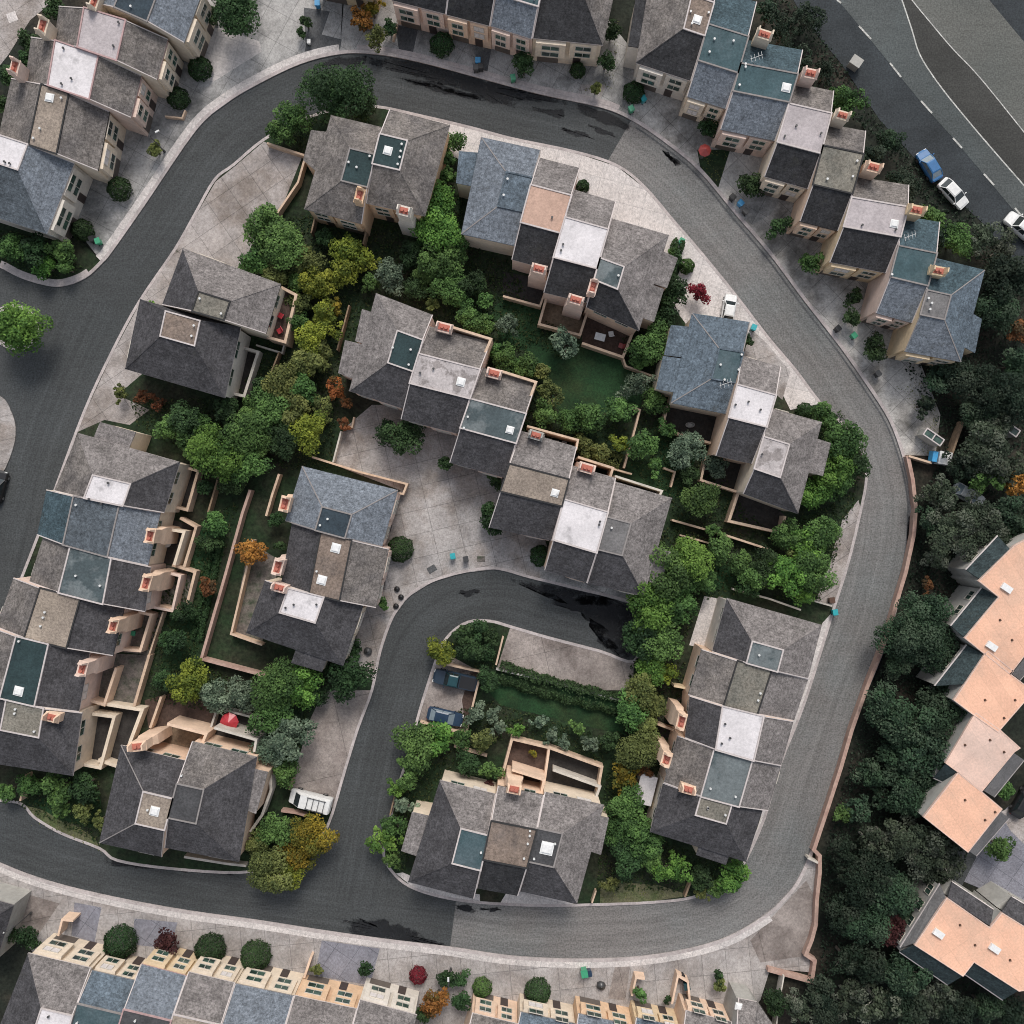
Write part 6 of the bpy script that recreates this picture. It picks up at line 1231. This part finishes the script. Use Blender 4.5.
vehicle('white pickup cut off by the right edge beside the highway', 1023, 228, 140, 4.9, 1.9, 1.75, 'c_white', 'pickup', 'pickup truck', 'pickup_truck', zg=-.02)
vehicle('grey car half hidden under trees right of the boundary wall', 969, 495, -30, 4.2, 1.75, 1.45, 'c_silver', zg=-.02, glass='autoglass_pale')
vehicle('dark car cut off by the left edge on the left road', -3, 487, 75, 4.2, 1.75, 1.45, 'c_black', zg=0)
vehicle('dark car parked by the apartment block at the right edge', 1024, 802, 60, 4.3, 1.75, 1.45, 'c_black', zg=-.02)
# box truck with blue side by the bend driveway
p = W(941, 458, 1.2); tr = thing('box_truck', 'little white box truck with blue flank beside the bend driveway', 'truck', (p.x, p.y, .0), math.radians(-10))
b = MB(); b.box((.3, 0), 1.5, 1.55, .5, 1.75); b.box((.3, 0), 1.56, 1.6, 1.75, 1.82); b.build('cargo_box', 'c_white', tr, offset=(0, 0, 0), bevel=.02)
b = MB(); b.box((-.85, 0), .72, 1.5, .35, 1.5, taper=.86); b.build('cab', 'c_skyblue', tr, offset=(0, 0, 0), bevel=.03)
b = MB(); b.box((-.85, 0), .60, 1.40, 1.02, 1.40); b.build('windscreen', 'autoglass', tr, offset=(0, 0, 0))
for x in (-.8, .6):
    for s in (-1, 1):
        w = MB(); a = [2 * math.pi * i / 12 for i in range(12)]; w.hexa([(x + .27 * math.cos(q), s * .58, .27 + .27 * math.sin(q)) for q in a], [(x + .27 * math.cos(q), s * .76, .27 + .27 * math.sin(q)) for q in a]); w.build('wheel', 'tyre', tr, offset=(0, 0, 0))
# ================================================================ SMALL STREET THINGS
B = bin_
B('green-lidded bin at the kerb below the blue corner house', 99, 242, 'c_green', 20); B('black bin beside the green-lidded kerb bin, upper left', 93, 240, 'c_black', 20)
B('blue bin in the driveway of the ochre house at the top', 318, 5, 'c_skyblue', 0)
B('sky-blue recycling bin in the driveway of the blue-roofed top house', 478, 62, 'c_skyblue', 0); B('black bin just below the sky-blue one, top row', 481, 68, 'c_black', 0); B('charcoal bin left of the black bin, top row', 476, 69, 'c_bingrey', 0)
B('dark green bin at the kerb under the dark shrub, top row', 513, 79, 'c_green', 10); B('teal bin right of the ball shrub below the tan-decked hip house', 643, 100, 'c_teal', 30); B('green bin at the kerb below the ball shrub, top bend', 631, 110, 'c_green', 30)
B('sky-blue bin by the black-fronted house of the right row', 740, 204, 'c_skyblue', 45); B('black bin left of the sky-blue bin, right row', 732, 198, 'c_black', 45); B('brown bin below the sky-blue bin, right row', 745, 212, 'c_bingrey', 45)
B('green bin at the kerb under the ochre-fronted house', 853, 336, 'c_green', 40); B('black bin on the wall end beside the green bin, right row', 837, 329, 'c_black', 40); B('grey bin at the kerb below the end house of the right row', 877, 374, 'c_bingrey', 40)
B('turquoise bin on the court near the inner bend', 453, 556, 'c_teal', 10); B('grey bin right of the turquoise court bin', 466, 559, 'c_bingrey', 10)
B('teal bin at the right road kerb above the white strip', 834, 612, 'c_teal', 10); B('dark bin at wall end just above the teal kerb bin', 831, 600, 'c_brown', 10)
B('turquoise bin at the right corner of the large blue house', 753, 328, 'c_teal', -20); B('green bin in front of the furnished-patio house, kerb side', 681, 242, 'c_green', -30)
B('large green bin on the pale bottom pavement', 584, 971, 'c_green', 10, k=1.3); B('dark bin right of the large green bin', 589, 972, 'c_navy', 10); B('dark teal bin beside the peach porch wall, bottom right', 686, 984, 'c_darkteal', 10, k=1.2); B('black bin above the dark teal one, bottom right', 682, 976, 'c_black', 10)
B('white bin on the dry strip below the carless driveway, top left', 309, 42, 'c_white', 0, k=.7)
def bag(label, px, py, m, r=.35):
    p = W(px, py, .2); root = None
    mb = MB(); n = 10; prof = [(0.75, 0), (1.0, .12), (1.02, .35), (.8, .6), (.35, .75), (.14, .84), (.22, .95)]
    rings = []
    for k, z in prof: rings.append([(r * k * (1 + .12 * math.sin(3 * a + z * 9)) * math.cos(a), r * k * (1 + .1 * math.cos(2 * a + z * 5)) * math.sin(a), r * 1.5 * z) for a in [2 * math.pi * i / n for i in range(n)]])
    for q in rings: mb.v += q
    for i in range(len(rings) - 1):
        for j in range(n): mb.f.append((i * n + j, i * n + (j + 1) % n, (i + 1) * n + (j + 1) % n, (i + 1) * n + j)); mb.m.append(0)
    mb.f.append(tuple((len(rings) - 1) * n + j for j in range(n))); mb.m.append(0)
    o = mb.build('rubbish_bag', m, None, smooth=True); o.location = (p.x, p.y, .12); tag(o, label, 'rubbish bag', 'rubbish bags at the inner bend kerb'); return o
bag('black rubbish bag at the court kerb, highest of three', 397, 589, 'c_black'); bag('black rubbish bag at the court kerb, between two others', 401, 597, 'c_black'); bag('black rubbish bag nearest the road at the court kerb', 396, 606, 'c_black')
bag('dark rubbish bag on the pale pavement left of the inner street', 368, 651, 'c_bingrey', .5); bag('dark bag on the pale bottom pavement by green bin', 601, 985, 'c_bingrey', .55)
RC = 'red chairs on the left patio'
chair('upper red chair on the walled patio right of the olive deck', 281, 316, 150, 'c_red', RC, 2.4); chair('lower red chair on the walled patio right of the olive deck', 280, 331, 210, 'c_red', RC, 2.4)
WC = 'white chairs on the balcony above the court'
for x, y, l in ((549, 441, 'leftmost white chair on the balcony behind the tan-decked house'), (556, 443, 'middle white chair on the balcony behind the tan-decked house'), (564, 444, 'rightmost white chair on the balcony behind the tan-decked house')): chair(l, x, y, 80, 'c_white', WC)
table('small round white table on the teal house patio, left row', 167, 543, 'c_white', .55); table('white rectangular table on the brown furnished patio', 600, 337, 'c_white', square=(1.3, .9), ang=-15)
chair('white seat right of the table on the brown patio', 611, 334, 100, 'c_white'); chair('red-brown seat in the corner of the brown patio', 621, 346, 160, 'c_brickred')
table('green table on the tan-decked balcony, left row', 132, 633, 'c_green', square=(.9, .6), ang=-10)
parasol('round red parasol on the dark terrace of the lower left pair', 229, 722, 'c_red', 1.15)
parasol('dark red parasol in the driveway of the pink-fronted teal house', 705, 150, 'c_brickred', .8)
bt = W(728, 424, .3); o = MB(); r_ = [[(math.cos(a) * .6 * k, math.sin(a) * .35 * k, z) for a in [2 * math.pi * i / 16 for i in range(16)]] for k, z in ((.8, 0), (1, .3), (.88, .32), (.7, .12))]
for q in r_: o.v += q
for i in range(3):
    for j in range(16): o.f.append((i * 16 + j, i * 16 + (j + 1) % 16, (i + 1) * 16 + (j + 1) % 16, (i + 1) * 16 + j)); o.m.append(0)
o.f.append(tuple(48 + j for j in range(16))); o.m.append(0)
bo = o.build('stone_basin', 'conc_grey'); bo.location = (*W2(690, 425, .3), .155); tag(bo, 'oval stone basin on dark patio below the large blue house', 'basin')
# utility covers set in the ground
def cover(label, px, py, w, h, ang, m, z=.125):
    p = W(px, py); mb = MB(); mb.box((0, 0), w, h, 0, .02, 0); mb.box((0, 0), w * .86, h * .84, .02, .03, 0); o = mb.build('access_cover', m); o.location = (p.x, p.y, z); o.rotation_euler[2] = math.radians(ang); tag(o, label, 'access cover', 'access covers in the pavement')
cover('square dark access cover in the court near the inner bend', 432, 569, 1.1, .8, 30, 'asphalt_side', .15); cover('dull pink access cover right of the turquoise bin', 481, 559, 1.0, .7, 0, 'patio_stone', .15)
cover('white slab set in the grassy corner at the far upper left', 12, 17, 1.2, 1.2, 20, 'conc_pale', -.03)
sheet('path', [(-20, -20), (52, -20), (48, 5), (30, 20), (8, 55), (-20, 90)], -.03, 'conc_drive')
# street lamps and the grey box beyond the trees
def lamp(label, px, py, ang, z0=.12):
    p = W(px, py); root = thing('street_lamp', label, 'street lamp', (p.x, p.y, z0), math.radians(ang))
    m = MB(); m.tube([(0, 0, 0), (0, 0, 4.6)], [.09, .055], 8); m.cyl((0, 0), .16, 0, .35, 10); m.build('pole', 'c_bingrey', root, offset=(0, 0, 0))
    m = MB(); m.tube([(0, 0, 4.55), (.25, 0, 4.8), (.9, 0, 4.85)], [.05, .04, .04], 6); m.build('arm', 'c_bingrey', root, offset=(0, 0, 0))
    m = MB(); m.box((1.05, 0), .55, .24, 4.78, 4.9, taper=.8); m.build('lamp_head', 'vent', root, offset=(0, 0, 0)); return root
lamp('dark street lamp beside the green kerb shrub, upper left driveway', 165, 152, 30); lamp('street lamp on the bottom left pavement near the grey building', 32, 912, 200)
lamp('street lamp on the dark hedge left of orange tree, bottom', 451, 968, 90)
bx = MB(); bx.box((0, 0), 1.3, 1.1, 0, 1.2, 0); bx.box((0, 0), 1.42, 1.2, 1.2, 1.28, 0); bo = bx.build('utility_cabinet', 'w_grey'); bo.location = (*W2(856, 62, 1), -.02); bo.rotation_euler[2] = -.6; tag(bo, 'pale grey utility cabinet beside the dark old road', 'utility cabinet')
sh = thing('garden_shed', 'grey-white flat-roofed garden shed right of the yellowing trees', 'shed', (*W2(646, 790, 2.4), .12), math.radians(-14))
m = MB(); m.box((0, 0), 1.9, 3.3, 0, 2.2); m.build('wall', 'w_grey', sh, offset=(0, 0, 0)); m = MB(); m.box((0, 0), 2.1, 3.6, 2.2, 2.32); m.build('roof', 'd_white', sh, offset=(0, 0, 0)); m = MB(); m.box((-.96, .3), .06, .9, .05, 1.95); m.build('door', 'timber', sh, offset=(0, 0, 0))
# skylit verandas showing through the wood
for (x, y, l) in ((934, 437, 'left glazed lean-to frame showing through the wood'), (1010, 428, 'right glazed lean-to frame showing through the wood')):
    r = thing('glazed_lean_to', l, 'lean-to', (*W2(x, y, 2.4), -.05), -.6, 'glazed lean-tos in the wood')
    m = MB()
    for s in (-.45, .45): m.box((0, s), 2.6, .14, 2.3, 2.42)
    for q in (-1.25, 0, 1.25): m.box((q, 0), .14, .76, 2.302, 2.422)
    m.build('frame', 't_light', r, offset=(0, 0, 0)); m = MB(); m.box((0, 0), 2.4, .74, 2.25, 2.29); m.build('pane', 'glass', r, offset=(0, 0, 0)); m = MB(); m.box((0, 0), 2.5, .9, 0, 2.24); m.build('wall', 'w_grey', r, offset=(0, 0, 0))
SKY, SUN, SUN_ANGLE, EXPOSURE = 0.138, 1.55, 18, 0.33
# ================================================================ LABELS OF PLANTS
COLW = {'l_dark': 'dark green', 'l_wood': 'blackish green', 'l_woodgreen': 'deep green', 'l_wood_olive': 'grey-olive', 'l_mid': 'mid-green', 'l_bright': 'bright green', 'l_yellowgreen': 'yellow-green', 'l_yellow': 'golden yellow', 'l_olive': 'olive', 'l_grey': 'grey-green', 'l_orange': 'orange', 'l_red': 'crimson', 'l_maroon': 'maroon', 'l_rust': 'rust-red'}
def nearest(px, py):
    return min(HOUSES, key=lambda h: (h[0] - px) ** 2 + (h[1] - py) ** 2)
def label_plants():
    groups = {}
    for o in PLANTS:
        px, py, r = o['_px']; mat, style, kind = o['_look']
        size = ('tiny' if r < 6.5 else 'small' if r < 10 else 'low' if r < 14 else 'broad') if kind == 'shrub' else ('small' if r < 12 else 'middling' if r < 18 else 'large')
        form = {'ball': 'ball-shaped', 'sparse': 'thin-leaved', 'airy': 'open-crowned'}.get(style, '')
        h = nearest(px, py); dx, dy = px - h[0], py - h[1]
        rel = ('right of' if dx > 0 else 'left of') if abs(dx) > abs(dy) else ('below' if dy > 0 else 'above')
        base = ' '.join(w for w in (size, COLW[mat], form, kind, rel, 'the', h[2]) if w)
        o['label'] = base; groups.setdefault(base, []).append(o)
        o['group'] = 'shrubs around the houses' if kind == 'shrub' else ('trees of the wood on the right' if px > 780 and not (px < 880 and 380 < py < 620) else 'garden trees among the houses')
    for base, L in groups.items():
        if len(L) < 2: continue
        xs = [o['_px'][0] for o in L]; ys = [o['_px'][1] for o in L]
        hor = max(xs) - min(xs) > max(ys) - min(ys); L.sort(key=lambda o: o['_px'][0 if hor else 1]); n = len(L)
        for i, o in enumerate(L):
            if n == 2: w = ('left' if i == 0 else 'right') if hor else ('upper' if i == 0 else 'lower'); suf = w + ' of the two'
            elif i == 0: suf = 'leftmost' if hor else 'uppermost'
            elif i == n - 1: suf = 'rightmost' if hor else 'lowest'
            elif n == 3: suf = 'middle one'
            else: suf = ('second', 'third', 'fourth', 'fifth', 'sixth', 'seventh', 'eighth')[i - 1] + (' from the left' if hor else ' from the top')
            o['label'] = base + ', ' + suf
    for o in PLANTS:
        mat, style, kind = o['_look']
        for wd in ('of the two', 'open-crowned ', 'thin-leaved ', 'middling ', 'broad ', 'large ', ' house of', ' one'):
            if len(o['label'].split()) > 16: o['label'] = o['label'].replace(wd, ' of' if wd == ' house of' else '').strip()
        if len(o['label'].split()) > 16: print('LONG LABEL', o['label'])
    seen = {}
    for o in THINGS:
        if o['label'] in seen: print('DUP LABEL', o['label'])
        seen[o['label']] = 1
        c = o['category']
        if 'group' not in o and c in ('house', 'garden wall', 'bin', 'fence', 'car', 'apartment block', 'street lamp', 'hedge', 'parasol'):
            o['group'] = {'house': 'terraced houses around the loop street', 'garden wall': 'stucco garden walls', 'bin': 'wheelie bins put out', 'fence': 'timber fences', 'car': 'parked cars', 'apartment block': 'salmon-roofed apartment blocks', 'street lamp': 'street lamps', 'hedge': 'clipped hedges', 'parasol': 'red parasols'}[c]
    for o in THINGS:
        for k in ('_px', '_look', '_short'):
            if k in o: del o[k]
label_plants()

# ================================================================ LIGHT, CAMERA
EL, AZ = math.radians(47), math.radians(8)      # sun from the top of the picture, a touch from the right
w = bpy.data.worlds.new('World'); SC.world = w; w.use_nodes = True
nt = w.node_tree; bg = nt.nodes['Background']
sky = nt.nodes.new('ShaderNodeTexSky'); sky.sky_type = 'NISHITA'; sky.sun_disc = False; sky.sun_elevation = EL; sky.sun_rotation = AZ
sky.air_density = 1.0; sky.dust_density = 3.0; sky.ozone_density = 1.0
hs = nt.nodes.new('ShaderNodeHueSaturation'); hs.inputs['Saturation'].default_value = .45     # thin cloud
nt.links.new(sky.outputs[0], hs.inputs['Color']); nt.links.new(hs.outputs[0], bg.inputs[0]); bg.inputs[1].default_value = SKY
l = bpy.data.lights.new('sun', 'SUN'); l.energy = SUN; l.angle = math.radians(SUN_ANGLE); l.color = (1.0, .95, .90)
so = bpy.data.objects.new('sun', l); COL.objects.link(so)
d = Vector((math.sin(AZ) * math.cos(EL), math.cos(AZ) * math.cos(EL), math.sin(EL)))
so.rotation_euler = d.to_track_quat('Z', 'Y').to_euler(); so.location = d * 200
cam = bpy.data.cameras.new('camera'); co = bpy.data.objects.new('camera', cam); COL.objects.link(co)
co.location = (0, 0, HC); co.rotation_euler = (0, 0, 0)
cam.sensor_fit = 'AUTO'; cam.angle = 2 * math.atan(512 * MPP / HC); cam.clip_end = 5000; cam.clip_start = .5
SC.camera = co
SC.view_settings.view_transform = 'Standard'; SC.view_settings.look = 'None'; SC.view_settings.gamma = 1; SC.view_settings.exposure = EXPOSURE
SC.render.resolution_x = SC.render.resolution_y = 1024

try: SC.cycles.filter_width = 1.0
except Exception: pass
